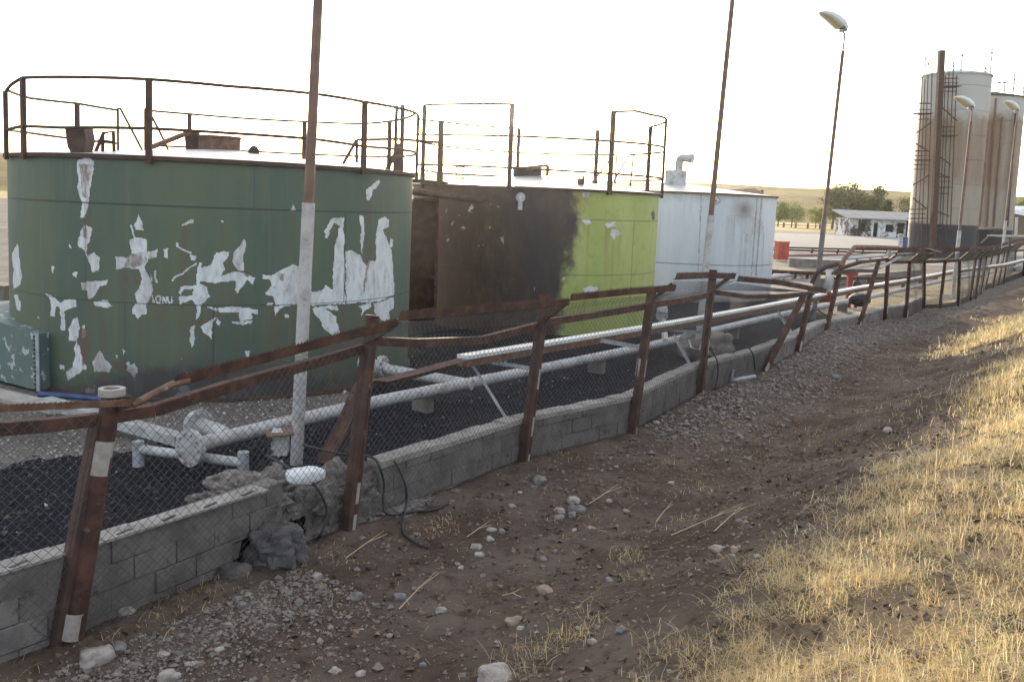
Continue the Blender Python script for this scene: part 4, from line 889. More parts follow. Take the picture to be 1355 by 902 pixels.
# ------------------------------------------------------------------ lamp posts
def make_lamp():
    t = thing('street_lamp', 'x', 'street lamp', (0, 0, 0), 'street lamps inside the fence')
    MB().tube([(0, 0, -.1), (0, 0, 3.1)], .075, 16).build('lower_pole', GALVW, t)
    MB().tube([(0, 0, 3.1), (0, 0, 3.14), (0, 0, 8.05)], [.06, .058, .05], 14).build('upper_pole', POLEU, t)
    MB().tube([(0, 0, 8.0), (0, 0, 8.45), (-.015, 0, 8.55), (-.07, 0, 8.63), (-.16, -.02, 8.67)], .025, 10).build('arm', POLEU, t)
    ax = nrm((-.76, -.32, .66)); x = nrm(np.cross(ax, (0, 0, 1))); y = np.cross(x, ax); o_ = np.array((-.02, 0, 8.60))
    secs = [(k*1.12, w*1.35, h*1.55) for k, w, h in ((0, .07, .07), (.06, .12, .13), (.22, .15, .16), (.45, .165, .15), (.68, .155, .12), (.84, .11, .07), (.92, .03, .02))]
    def loft(dome, k0, k1, dz):
        vs = []; n = 12; ss = secs[k0:k1]
        for s, w, h in ss:
            bend = -.22*(s/.92)**2
            for k in range(n+1):
                a_ = math.pi*k/n; vs.append(o_+ax*s+x*math.cos(a_)*w+y*(math.sin(a_)*h*dome+bend+dz))
        fs = [(i*(n+1)+k, i*(n+1)+k+1, (i+1)*(n+1)+k+1, (i+1)*(n+1)+k) for i in range(len(ss)-1) for k in range(n)]
        fs += [((i)*(n+1), (i+1)*(n+1), (i+1)*(n+1)+n, i*(n+1)+n) for i in range(len(ss)-1)]
        fs += [tuple(range(n+1)), tuple(range((len(ss)-1)*(n+1), len(ss)*(n+1)))]
        return MB().add(vs, fs)
    hd = loft(1, 0, 7, 0).build('lamp_head', LAMPM, t, 50)
    loft(-.55, 2, 7, -.004).build('lens', LENSM, hd, 50)
    MB().box(o_+ax*.1-y*.06, (.16, .12, .07)).build('clamp', GALV, hd)
    return t
GALVW = mat('weathered_white_pole', (.40, .385, .38), (.30, .28, .27), 6, c3=(.16, .12, .10), s3=13, lo3=.6, hi3=.72, rough=.7)
lamp = make_lamp()
lamps = [(392, 615, None, .030, 'nearest lamp post rising in front of the dark green tank'), (922, 474, None, .036, 'lamp post rising in front of the white round tank'), (1076, 424, None, .034, 'lamp post with grey cobra head alone against the sky'), (1265, 0, 37.5, .012, 'lamp post with yellowed lens in front of the left silo'), (1325, 0, 50., .01, 'far lamp post with grey head in front of the right silo')]
for i, (x, y, Y, tilt, lab) in enumerate(lamps):
    o = lamp if i == 0 else copy_tree(lamp)
    p = G(x, y, .3) if Y is None else AT(x, 345, Y); o.location = (p[0], p[1], .3); o['label'] = lab
    o.rotation_euler = (0, tilt, 0)
    if i == 2:
        for ch in o.children:
            if ch.name.startswith('lower_pole'): ch.data = ch.data.copy(); ch.data.materials[0] = mat('dark_grey_pole', (.17, .155, .145), (.12, .105, .095), 6, rough=.7)
    if i == 3: o.scale = (1, 1, .90)
    if i == 4: o.scale = (1.0, 1, 1.07)

# ------------------------------------------------------------------ silos
def silo_mat(name, base, lo_, hi_, dark, zt):
    m, nt, b = node_mat(name); tc = nt.nodes.new('ShaderNodeTexCoord'); s = nt.nodes.new('ShaderNodeSeparateXYZ'); nt.links.new(tc.outputs['Object'], s.inputs[0]); z = s.outputs[2]
    c = mix(nt, ramp(nt, tex_noise(nt, .5, 7, .65, (1, 1, .3)), .35, .65), base, tuple(q*.8 for q in base))
    c = mix(nt, mth(nt, 'MULTIPLY', ramp(nt, tex_noise(nt, 2.2, 6, .6, (1, 1, .06), 3), .5, .72), .55), c, (.20, .15, .10))
    zz = mth(nt, 'ADD', z, mth(nt, 'MULTIPLY', mth(nt, 'SUBTRACT', tex_noise(nt, .8, 6, .7, None, 5), .5), 3.0))
    rb = mth(nt, 'MULTIPLY', ramp(nt, zz, lo_, lo_+1.5), ramp(nt, zz, hi_+.4, hi_-.4))
    c = mix(nt, mth(nt, 'MULTIPLY', rb, mth(nt, 'MULTIPLY', ramp(nt, tex_noise(nt, 1.3, 6, .65, (1, 1, .1), 9), .3, .65), .75)), c, (.22, .135, .085))
    c = mix(nt, ramp(nt, zz, hi_-.5, hi_+.8), c, (.40, .385, .36))
    c = mix(nt, ramp(nt, z, zt, zt-.06), c, dark)
    nt.links.new(c, b.inputs['Base Color']); b.inputs['Roughness'].default_value = .8; return m
def silo(label, lx, rx, yb, ytop, Y, m_, zb):
    pc = AT((lx+rx)/2, (yb+ytop)/2, Y); t = thing('silo', label, 'silo', (pc[0], pc[1], zb), 'tall storage silos')
    R = (rx-lx)/2*Y/FPX*math.cos(math.atan2(pc[0], pc[1])); zt = AT((lx+rx)/2, ytop, Y)[2]
    prof = [(R, zb)]
    z = zb+2.0
    while z < zt-.5: prof += [(R, z-.03), (R+.03, z-.02), (R+.03, z+.02), (R, z+.03)]; z += 1.9
    prof += [(R, zt)]
    MB().lathe((pc[0], pc[1], 0), prof, 72).build('shell', m_, t, 20)
    MB().lathe((pc[0], pc[1], zt), [(R+.1, -.08), (R+.1, .03), (R*.5, .35), (.02, .6)], 48).build('roof', RUSTD if rx > 1320 else ROOFM, t)
    return t, pc, R, zt
YS = 74.0; zS = hyard(0, YS)
SM1 = silo_mat('silo_left_paint', (.33, .29, .235), 5.0, 11.0, (.042, .043, .048), 3.0-zS+.2)
SM2 = silo_mat('silo_right_paint', (.34, .30, .25), 5.0, 12.0, (.035, .035, .04), 2.9-zS)
s1, p1, RS1, zt1 = silo('tall weathered silo with white top and rust streaks beside the stair tower', 1209, 1301, 330, 101, YS, SM1, zS)
s2, p2_, RS2, zt2 = silo('shorter weathered silo with ring rail behind the taller one', 1252, 1346, 330, 130, YS+6.5, SM2, zS)
def AS(x, y, d=0.0): return AT(x, y, YS-RS1-d)
for k in range(6):
    a_ = 2*math.pi*k/6+.2; q = np.array([p1[0]+RS1*math.cos(a_), p1[1]+RS1*math.sin(a_), zt1]); h_ = 1.0+.5*(k % 3); m = MB(); m.bar(q+[0, 0, -.1], q+[0, 0, h_], .06, .06, (0, 1, 0)); m.bar(q+[-.1, 0, h_*.8], q+[.12, 0, h_*.8], .08, .08); m.bar(q+[-.08, 0, h_*.55], q+[.08, 0, h_*.55], .05, .05); m.build('rail_post', RUSTD, s1)
m = MB(); c_ = (p2_[0], p2_[1]); Rr = RS2+.15
for zz in (zt2+1.0, zt2+1.75): m.tube([(c_[0]+Rr*math.cos(t), c_[1]+Rr*math.sin(t), zz+(.1*math.sin(5*t))) for t in np.linspace(0, 2*math.pi, 40)], .04, 6)
root = m.build('ring_rail', RUSTD, s2)
for k in range(9):
    t = 2*math.pi*k/9; MB().bar((c_[0]+Rr*math.cos(t), c_[1]+Rr*math.sin(t), zt2-.1), (c_[0]+Rr*math.cos(t), c_[1]+Rr*math.sin(t), zt2+1.75), .07, .07, (0, 1, 0)).build('post', RUSTD, root)
SRUST = mat('brown_rust', (.16, .10, .07), (.20, .15, .115), 1.2, rough=.9)
for xs in (((1309, 160), (1296, 300)), ((1327, 155), (1315, 300)), ((1344, 150), (1333, 300)), ((1318, 130), (1306, 300))):
    a_ = AT(*xs[0], YS+6.5-RS2-.1); b2 = AT(*xs[1], YS+6.5-RS2-.1); MB().tube([a_, b2], .085, 8).build('downpipe', SRUST if xs[0][0] != 1344 else RUSTD, s2)
# stair tower
st = thing('stair_tower', 'dark steel stair tower with a tall square mast on the left silo', 'stair tower', (AS(1238, 330)[0], AS(1238, 330)[1], zS))
m = MB(); a_ = AS(1234, 335, 1.2); b2 = AS(1246, 67, 1.2); m.bar((a_[0], b2[1], zS), b2, .40, .4, (0, 1, 0)); m.build('mast', RUSTD, st)
def vline(x0, y0, x1, y1, w=.055, d=.6): return MB().bar(AS(x0, y0, d), AS(x1, y1, d), w, w, (0, 1, 0))
for x0, y0, x1, y1 in ((1208, 328, 1222, 80), (1219, 328, 1228, 100), (1226, 325, 1234, 78), (1214, 328, 1224, 105), (1246, 320, 1256, 95), (1243, 320, 1251, 100), (1252, 318, 1262, 80), (1257, 318, 1266, 100)):
    vline(x0, y0, x1, y1).build('upright', RUSTD, st)
for xa, xb, ys in ((1206, 1231, (137, 145, 151, 158)), (1206, 1229, (200, 206, 212, 218, 224)), (1204, 1225, (277, 283, 289, 294)), (1247, 1268, (104, 110, 115, 121)), (1243, 1263, (168, 174, 180)), (1241, 1257, (234, 240, 248, 256))):
    m = MB()
    for k, y in enumerate(ys):
        m.bar(AS(xa+k*.6, y, .2), AS(xb-k*.5, y, .2), .05, .06); 
        if k in (0, 2): m.bar(AS(xa+k*.6, y, 1.1), AS(xb-k*.5, y, 1.1), .08, .08)
    y = ys[2]; m.bar((AS(xa, y, .65)), AS(xb, y, .65), 1.1, .05); m.build('landing', RUSTD, st)
for a_, b2 in (((1210, 178), (1232, 162)), ((1212, 190), (1228, 200)), ((1208, 245), (1229, 232)), ((1208, 262), (1226, 276)), ((1240, 205), (1258, 218)), ((1240, 228), (1256, 236)), ((1240, 280), (1256, 286)), ((1238, 306), (1252, 298)), ((1244, 140), (1266, 160))):
    m = MB(); m.bar(AS(*a_, .9), AS(*b2, .9), .05, .09); m.build('stair_flight', RUSTD, st)
lp = thing('loading_platform', 'small steel platform with struts at the foot of the right silo', 'platform', AS(1305, 305))
m = MB(); m.bar(AT(1287, 303, YS), AT(1323, 303, YS), 2.0, .1); m.build('deck', RUSTL, lp)
m = MB()
for a_, b2 in (((1290, 303), (1287, 332)), ((1295, 303), (1293, 332)), ((1318, 304), (1298, 322))): m.bar(AT(*a_, YS-.8), AT(*b2, YS-.8), .1, .1, (0, 1, 0))
m.build('legs', RUSTL, lp)
cn = thing('loading_dock', 'thin white concrete canopy on a white post at the right edge', 'canopy', AT(1333, 330, 62))
m = MB(); m.bar(AT(1316, 312, 62), AT(1400, 313, 62), 2, .09); m.build('slab', CONCL, cn); m = MB(); m.bar(AT(1331, 314, 62), AT(1329, 338, 62), .28, .28, (0, 1, 0)); m.build('post', WHITE, cn)

# ------------------------------------------------------------------ burnt hut, sheds and small far things
YH = 118.; zH = hyard(0, YH)
hut = thing('burnt_hut', 'low white hut with sooty walls beside the trees', 'hut', AT(1160, 313, YH))
def burnt():
    m, nt, b = node_mat('soot_stained_plaster')
    c = mix(nt, ramp(nt, tex_noise(nt, .55, 8, .75, None, 3), .47, .57), (.60, .61, .63), (.06, .05, .05))
    nt.links.new(c, b.inputs['Base Color']); b.inputs['Roughness'].default_value = .9; return m
HM = burnt(); s = YH/FPX
def AH(x, y, d=0.0): return AT(x, y, YH+d)
xl, xr = AH(1124, 300)[0], AH(1232, 300)[0]; ze = AH(1160, 290)[2]
def seg(mb, x0, x1, z0, z1, d=.25): mb.bar(((x0), YH+d/2, (z0+z1)/2), ((x1), YH+d/2, (z0+z1)/2), d, z1-z0)
ops = [(1138, 1146, 296, 306.5, 'w'), (1156, 1162, 294.5, 314, 'd'), (1172, 1183, 297, 307, 'w'), (1187, 1197, 295, 314, 'd')]
m = MB(); x = xl
for a_, b2, y0, y1, k in ops:
    xa, xb = AH(a_, 300)[0], AH(b2, 300)[0]; z1 = AH(a_, y0)[2]; z0 = AH(a_, y1)[2] if k == 'w' else zH
    seg(m, x, xa, zH, ze); seg(m, xa, xb, z1, ze)
    if k == 'w': seg(m, xa, xb, zH, z0)
    x = xb
seg(m, x, xr, zH, ze)
m.bar((xl+.12, YH+.26, (zH+ze)/2), (xl+.12, YH+5, (zH+ze)/2), .24, ze-zH); m.bar((xr-.12, YH+.26, (zH+ze)/2), (xr-.12, YH+5, (zH+ze)/2), .24, ze-zH); m.bar((xl, YH+5, (zH+ze)/2), (xr, YH+5, (zH+ze)/2), .24, ze-zH)
m.build('walls', HM, hut, 20)
SOOT = mat('charred_timber', (.02, .017, .016), (.04, .03, .028), 3, rough=.9)
for a_, b2, y0, y1, k in ops:
    xa, xb = AH(a_, 300)[0], AH(b2, 300)[0]; z1 = AH(a_, y0)[2]; z0 = AH(a_, y1)[2] if k == 'w' else zH
    m = MB(); m.bar((xa, YH+.3, (z0+z1)/2), (xb, YH+.3, (z0+z1)/2), .06, z1-z0); m.bar(((xa+xb)/2, YH+.2, z0), ((xa+xb)/2, YH+.2, z1), .07, .07, (0, 1, 0)); m.build('window' if k == 'w' else 'door', SOOT, hut)
m = MB(); m.bar((xl-.6, YH+2.2, ze+.5), (xr+.6, YH+2.2, ze+.5), 6.4, .16, (0, -.16, 1)); m.build('roof', mat('grey_roof_sheet', (.27, .26, .26), (.21, .20, .2), 1, rough=.8), hut)
m = MB()
for x in (1135, 1198): q = AH(x, 300)[0]; m.bar((q, YH-.5, zH), (q, YH-.5, ze), .16, .16, (0, 1, 0))
m.build('porch_posts', SOOT, hut)
sh = thing('shed', 'dark shed with pale blue roof at the right edge', 'shed', AT(1360, 320, 108))
m = MB(); m.bar(AT(1343, 302, 108), AT(1460, 302, 108), 6, 4.4); m.build('walls', RUSTD, sh); m = MB(); m.bar(AT(1338, 279, 108), AT(1470, 281, 108), 7, .5, (0, -.1, 1)); m.build('roof', mat('pale_blue_roof', (.45, .52, .62), (.38, .44, .54), 1, rough=.6), sh)
m = MB(); m.bar(AT(1343, 300, 104.8), AT(1346.5, 300, 104.8), .08, 2.2); m.build('window', WHITE, sh)
cp = thing('canopy', 'brown hipped canopy roof showing above the white tank', 'canopy', AT(985, 256, 95))
m = MB(); a_, b2 = AT(947, 252, 95), AT(1012, 256, 95); t_ = AT(998, 249, 96); w_ = np.array([0, 6, 0])
m.add([a_, b2, b2+w_, a_+w_, AT(958, 249.5, 97), t_], [(0, 1, 5, 4), (1, 2, 5), (2, 3, 4, 5), (3, 0, 4), (3, 2, 1, 0)]); m.build('roof', mat('brown_roof_sheet', (.20, .13, .09), (.15, .10, .07), 1, rough=.8), cp, 10)
for x in (955, 1008):
    m = MB(); q = AT(x, 260, 96.5); m.bar((q[0], q[1], hyard(q[0], q[1])), (q[0], q[1], q[2]+.7), .25, .25, (0, 1, 0)); m.build('post', RUSTL, cp)
py_ = thing('lattice_mast', 'far lattice mast seen between the railings above the burnt tank', 'mast', AT(609, 290, 140)); m = MB()
for x in (604, 613): m.bar((AT(x, 235, 140)[0], 140, 1), AT(x, 217 if x > 609 else 221, 140), .16, .16, (0, 1, 0))
for y in (221, 226, 231, 236): m.bar(AT(602, y, 140), AT(616, y, 140), .16, .22)
m.bar(AT(611, 222, 140), AT(611, 212, 140), .12, .12, (0, 1, 0)); m.build('frame', RUSTL, py_)
m = MB(); q = AT(1034, 334, 60); m.box((q[0], q[1], q[2]+.1), (.75, .6, 1.15), .2); rb = thing('fire_box', 'bright red metal box beyond the white tank', 'box', (q[0], q[1], q[2]-.5)); m.build('body', REDM, rb, 20); m = MB(); m.box((q[0], q[1], q[2]+.71), (.82, .66, .06), .2); m.build('lid', REDM, rb); m = MB(); m.box((q[0], q[1]-.33, q[2]+.1), (.02, .03, .9), .2); m.build('door_seam', REDD, rb)
m = MB(); a_, b2 = G(1043, 353, .33), G(1112, 356, .33); m.bar(a_+[0, 0, .25], b2+[0, 0, .25], .4, .55); o = m.build('concrete_curb', CONC); tag(o, 'low grey concrete basin wall beyond the lone lamp post', 'curb')
m = MB(); m.bar(G(1080, 380, .33)+[0, 0, .2], G(1215, 366, .33)+[0, 0, .2], .3, .4); o = m.build('concrete_curb', CONC); tag(o, 'long dark concrete curb crossing behind the far fence posts', 'curb')
def farpipe(p, z, r, m_, lab):
    m = MB(); m.tube([G(x, y, z) for x, y in p], r, 8); a_ = G(*p[0], z); b2 = G(*p[-1], z)
    t = thing('pipe_run', lab, 'pipe', a_); m.build('pipe', m_, t)
    for k in range(1, 6):
        q = a_+(b2-a_)*k/6; MB().bar((q[0], q[1], .28), (q[0], q[1], z-r), .12, .12, (0, 1, 0)).build('support', RUSTD, t)
farpipe([(1005, 326.5), (1130, 330), (1205, 331)], .9, .07, RUSTD, 'farthest thin dark pipe run crossing the gravel lot')
farpipe([(1005, 329.5), (1130, 333.5), (1205, 335)], .75, .07, RUSTD, 'second thin dark pipe run just before the farthest one')
farpipe([(1005, 339), (1130, 337), (1205, 333)], .55, .07, REDD, 'reddish pipe run behind the concrete basin wall')
farpipe([(1115, 343), (1160, 339), (1210, 335)], .75, .09, GALV, 'pale grey pipe run behind the bent tube of the far fence')
farpipe([(1005, 358), (1060, 361), (1100, 362)], .6, .09, RUST, 'rusty pipe passing behind the foot of the lone lamp post')
farpipe([(1010, 368), (1045, 364), (1085, 362)], .45, .11, WHITE, 'white pipe on the ground right of the white tank')
farpipe([(1100, 368), (1170, 368), (1240, 368)], .8, .06, RUSTD, 'thin rusty pipe seen through the far fence posts')
vp = thing('valve_stand', 'white post with a blue drum valve beside the left silo', 'valve', AT(1193, 330, 62)); m = MB(); m.bar(AT(1191, 331, 62), AT(1191.5, 313, 62), .25, .25, (0, 1, 0)); m.lathe(AT(1191.5, 313, 62), [(.02, 0), (.2, 0), (.2, .15), (.02, .2)], 12); m.build('post', WHITE, vp); m = MB(); m.lathe(AT(1196, 328, 62.4), [(.02, 0), (.22, 0), (.22, .75), (.02, .78)], 14); m.build('drum', BLUE, vp)
m = MB(); q = AT(1177, 338, 29.5); m.tube([q, AT(1177, 329, 29.5)], .055, 10); m.tube([AT(1173.5, 335, 29.5), AT(1180.5, 335, 29.5)], .04, 8); m.tube([(q[0], q[1], .1), q], .045, 8); o = m.build('standpipe', WHITE); tag(o, 'white capped standpipe sticking up among the far fence posts', 'pipe')
rv = thing('valve_stand', 'dull red steel stand seen through the bent far fence', 'valve', G(1125, 383, .4)); m = MB(); q = AT(1125, 362, 32); m.bar((q[0], q[1], .2), q, .16, .16, (0, 1, 0)); m.bar(q-[.25, 0, 0], q+[.25, 0, 0], .15, .12); m.build('stand', REDD, rv); m = MB(); q = AT(1134, 378, 32); m.lathe((q[0], q[1], q[2]-.2), [(.02, 0), (.14, .05), (.14, .3), (.05, .4), (.05, .5)], 12); m.bar((q[0], q[1], .2), q, .08, .08, (0, 1, 0)); m.build('valve_body', RUSTD, rv)
# bent sheets caught at the break of the fence
bs = thing('bent_sheet', 'bent white metal sheet standing at the break of the fence', 'metal sheet', AT(1094, 395, 24.2)); m = MB(); nS = 12; V1 = []
for i in range(nS+1):
    t = i/nS
    for x0 in (0, 1):
        x_ = 1087+5.5*math.sin(t*2.2)+2*t+x0*(11-2*t); V1.append(AT(x_, 388-32*t, 24.2+x0*.35-.25*math.sin(3*t)))
m.add(V1, [(2*i, 2*i+1, 2*i+3, 2*i+2) for i in range(nS)]); o = m.build('sheet', WHITE, bs); md = o.modifiers.new('s', 'SOLIDIFY'); md.thickness = .03
m = MB(); m.tube([AT(1074, 375, 24.3), AT(1080, 362, 24.3), AT(1092, 354, 24.3), AT(1108, 349, 24.4)], .06, 8); m.tube([AT(1098, 364, 24.3), AT(1112, 355, 24.3), AT(1135, 347, 24.6)], .03, 6); m.build('torn_edge', RUSTD, bs)
rs = MB(); q = [AT(1082, 394, 25.4), AT(1099, 386, 25.4), AT(1103, 391, 25.4), AT(1102, 400, 25.4), AT(1084, 400, 25.4)]; rs.add(q+[p+np.array([.1, .35, .02]) for p in q], [(0, 1, 2, 3, 4), (9, 8, 7, 6, 5)]+[(i, i+5, (i+1) % 5+5, (i+1) % 5) for i in range(5)]); o = rs.build('fire_cabinet', REDD, None, 20); tag(o, 'crumpled red metal cabinet below the bent white sheet', 'cabinet')
q = AT(1150, 397, 29); o = blob('pump_motor', (q[0]-.3, q[1], q[2]), (.8, .45, .4), BLACKR, None, 3, .2, 1.5, 4, .5); tag(o, 'dark pump lying behind the leaning far post', 'pump')

# ------------------------------------------------------------------ far field fence
ff = thing('field_fence', 'thin post fence along the dry field beneath the trees', 'fence', AT(1080, 305, 165)); m = MB(); m.bar(AT(1025, 297, 165), AT(1215, 303, 165), .08, .1); m.build('wire_rail', RUSTL, ff)
for x in range(1037, 1210, 16): p = AT(x, 297.5+(x-1037)*.03, 165); MB().bar((p[0], p[1], .9), (p[0], p[1], p[2]+.4), .3, .3, (0, 1, 0)).build('post', RUSTL, ff)

# ------------------------------------------------------------------ trees
def leaf_mat(name, c1, c2):
    m, nt, b = node_mat(name); c = mix(nt, ramp(nt, tex_noise(nt, .9, 5, .6), .4, .6), c1, c2); nt.links.new(c, b.inputs['Base Color']); b.inputs['Roughness'].default_value = .7
    tr = nt.nodes.new('ShaderNodeBsdfTranslucent'); nt.links.new(c, tr.inputs['Color']); ms = nt.nodes.new('ShaderNodeMixShader'); ms.inputs[0].default_value = .35
    out = nt.nodes['Material Output']; nt.links.new(b.outputs[0], ms.inputs[1]); nt.links.new(tr.outputs[0], ms.inputs[2]); nt.links.new(ms.outputs[0], out.inputs[0]); return m
LEAF = {'green': leaf_mat('broadleaf_foliage', (.12, .15, .045), (.18, .22, .065)), 'olive': leaf_mat('olive_foliage', (.085, .10, .042), (.13, .14, .06)), 'yellow': leaf_mat('yellow_green_foliage', (.22, .24, .06), (.28, .30, .09))}
BARK = mat('tree_bark', (.085, .065, .05), (.12, .095, .075), 3, rough=.9)
def tree(px, ybase, ytop, wpx, Y, kind, label, shape='round', name='tree', group='trees by the hut'):
    b0 = AT(px, ybase, Y); zb = hyard(b0[0], b0[1]); H = AT(px, ytop, Y)[2]-zb; W_ = wpx*Y/FPX
    H *= 1.07; W_ *= 1.08; t = thing(name, label, 'tree', (b0[0], b0[1], zb), group); r = np.random.default_rng(int(px)); c0 = np.array([b0[0], b0[1], zb])
    m = MB(); m.tube([c0, c0+[.05*H*.2, 0, H*.3], c0+[0, 0, H*.75]], [H*.028, H*.02, H*.006], 8)
    cl = []; n = 46
    for k in range(n):
        if shape == 'pine': h = .18+.8*r.random(); rad_ = W_/2*(1.05-h)*1.15*math.sqrt(r.random())
        else: h = .30+.62*r.random(); rad_ = W_/2*math.sqrt(max(.03, 1-((h-.6)/.42)**2))*math.sqrt(r.random())
        a_ = r.random()*6.28; p = c0+np.array([rad_*math.cos(a_), rad_*math.sin(a_), h*H]); cl.append(p)
        if k < 9: m.tube([c0+[0, 0, H*max(.2, h-.22)], (c0+[0, 0, H*(h-.12)]+p)/2, p], [H*.010, H*.007, H*.002], 5)
    m.build('trunk', BARK, t)
    V = []; Fs = []
    for p in cl:
        sz = W_*(.12+.09*r.random())
        for j in range(95):
            q = p+r.normal(size=3)*sz*np.array([1, 1, .75])*.62; s_ = H*.021*(.6+.9*r.random()); a1 = nrm(r.normal(size=3)); a2 = nrm(np.cross(a1, r.normal(size=3))); k = len(V)
            V += [q-a1*s_, q+a2*s_*.55, q+a1*s_, q-a2*s_*.55]; Fs.append((k, k+1, k+2, k+3))
    mesh_obj('crown', V, Fs, LEAF[kind], t, 0)
YT = 172.
tree(1029, 302, 268, 17, YT, 'green', 'small green tree half hidden by the white tank edge')
tree(1047, 303, 270, 30, YT, 'green', 'round green tree just right of the white tank')
tree(1079, 303, 275, 17, YT, 'yellow', 'thin yellow green sapling left of the lone lamp post')
tree(1101, 306, 250, 30, YT, 'olive', 'tall olive tree right behind the lone lamp post')
tree(1119, 306, 245, 40, YT+4, 'olive', 'broadest tallest olive tree left of the hut roof')
tree(1141, 306, 258, 24, YT+6, 'olive', 'narrow olive tree behind the hut roof left end')
tree(1158, 306, 249, 34, YT+3, 'olive', 'dark pine tree behind the middle of the hut', 'pine')
tree(1172, 306, 268, 20, YT+3, 'olive', 'short pine right of the dark pine behind the hut', 'pine')
tree(1206, 306, 263, 34, YT, 'olive', 'bushy tree peeping out left of the silo')
tree(1352, 310, 264, 26, YT, 'green', 'green tree at the right edge beyond the shed')
q = AT(1057, 302, 168); 

# ------------------------------------------------------------------ stones
def pick(v):
    return {'p': STONE, 't': STONET, 'g': STONEG}[v]
STN = [(657, 900, 42, 'p', 'large pale rounded stone at the bottom edge of the picture'), (127, 872, 32, 'p', 'pale squared stone beside the foot of the nearest post'), (722, 783, 19, 't', 'tan broken stone on bare dirt left of the straw'),
 (680, 823, 19, 't', 'flat tan stone with a small pebble against it'), (689, 832, 10, 'p', 'pebble touching the flat tan stone'), (759, 664, 17, 'p', 'topmost stone of the small stone pile'), (763, 676, 20, 'g', 'largest grey stone of the small stone pile'), (757, 683, 13, 'g', 'low grey stone under the small pile'),
 (741, 677, 13, 'p', 'pale stone left of the small stone pile'), (740, 686, 13, 'g', 'bluish grey stone at the left foot of the pile'), (714, 638, 21, 'g', 'grey cobble right of the third fence post'), (706, 646, 9, 'g', 'pebble beside the grey cobble at the third post'),
 (950, 728, 15, 'p', 'pale stone of a pair on the dark bank'), (973, 728, 12, 't', 'pinkish tan stone of a pair on the dark bank'), (530, 791, 15, 'g', 'blue grey stone in the middle of the dirt track'), (471, 791, 17, 'g', 'flat grey stone left of the blue grey one'),
 (419, 764, 14, 'p', 'white oval stone near the straw by the second post'), (165, 812, 20, 'p', 'white stone against the foot of the left block wall'), (222, 898, 22, 'p', 'round pale stone at the bottom left edge'), (158, 858, 17, 'g', 'grey stone just right of the squared pale stone'), (634, 735, 12, 'p', 'white pebble in front of the second post cable end'), (822, 835, 14, 'g', 'grey stone beside the bent straw clump'), (784, 850, 12, 'p', 'pale pebble left of the grey stone in straw')]
SM = [(651, 702, 11), (664, 704, 10), (648, 714, 10), (630, 724, 12), (598, 664, 8), (677, 670, 9), (584, 808, 12), (515, 842, 10), (443, 888, 13), (478, 892, 11), (320, 802, 13), (215, 868, 13), (290, 860, 10), (719, 740, 10), (829, 677, 8), (868, 560, 9), (806, 768, 10), (806, 663, 8), (888, 640, 9), (969, 736, 9), (1003, 737, 8), (610, 752, 8), (606, 747, 8), (782, 699, 9), (1175, 571, 12), (1106, 500, 10), (760, 702, 8), (688, 652, 7), (560, 880, 9), (250, 880, 10)]
def stone(p, d, m_, i, nm='stone'):
    return blob(nm, (p[0], p[1], p[2]+d*.07), (d*1.12, d*.85, d*.66), m_, None, 3, .42, 1.1, i*1.7+.3, i*1.1, None, 60)
for i, (x, y, s_, k, lab) in enumerate(STN):
    p = GT(x, y); d = s_*np.linalg.norm(p-C0)/FPX; tag(stone(p, d, pick(k), i), lab, 'stone', 'stones on the dirt track')
for i, (x, y, s_) in enumerate(SM):
    p = GT(x, y); d = s_*np.linalg.norm(p-C0)/FPX; tag(stone(p, d, (STONE, STONEG, STONET)[i % 3 if i % 3 < 2 else 0], 40+i), 'small plain stone lying loose on the brown dirt track', 'stone', 'small loose stones on the dirt')
# gravel spill: uncountable
def gravel():
    r = np.random.default_rng(11); V = []; Fs = []; M = []
    base = np.array([(1, 0, 0), (-1, 0, 0), (0, 1, 0), (0, -1, 0), (0, 0, 1), (0, 0, -1)], float); tri = [(0, 2, 4), (2, 1, 4), (1, 3, 4), (3, 0, 4), (2, 0, 5), (1, 2, 5), (3, 1, 5), (0, 3, 5)]
    N = 0
    for _ in range(26000):
        zone = r.random()
        if zone < .40: v = 9+abs(r.normal())*12 if r.random() < .5 else r.normal(23, 7); du = abs(r.normal())*.75+.05; sz = r.gamma(2.2, .011)
        elif zone < .68: v = r.uniform(-1.5, 2.2); du = abs(r.normal())*.6+.25; sz = r.gamma(1.6, .006)
        else: v = r.uniform(-2, 30); du = r.uniform(.2, 4.6); sz = r.gamma(1.3, .0065)
        if v < -3 or v > 60 or du > 6: continue
        sz = min(.07, max(.005, sz)); x, y = uv_to_xy(du, v); x = float(x); y = float(y); z = hout(x, y)
        dist = math.hypot(x, y)
        if sz < dist*.0006: continue
        k = len(V); a_ = r.normal(size=(3, 3)); q, _r = np.linalg.qr(a_); pts = (base*(.6+.8*r.random((6, 1))))@q*sz; pts[:, 2] *= .6
        V += (pts+[x, y, z+sz*.15]).tolist(); Fs += [(k+i, k+j, k+l) for i, j, l in tri]; c = r.choice([.5, .75, 1.0, 1.35]); M += [[c*.19, c*.158, c*.13, 1]]*6
    m, nt, b = node_mat('gravel_stone'); a = nt.nodes.new('ShaderNodeAttribute'); a.attribute_name = 'mask'
    c = mix(nt, ramp(nt, tex_noise(nt, 20, 5, .6), .35, .65), a.outputs['Color'], (.17, .15, .135)); nt.links.new(c, b.inputs['Base Color']); b.inputs['Roughness'].default_value = .9
    o = mesh_obj('gravel', V, Fs, m, None, 0, {'mask': np.array(M)}); tag(o, 'loose grey gravel spilled along the foot of the wall', 'gravel', None, 'stuff')
gravel()
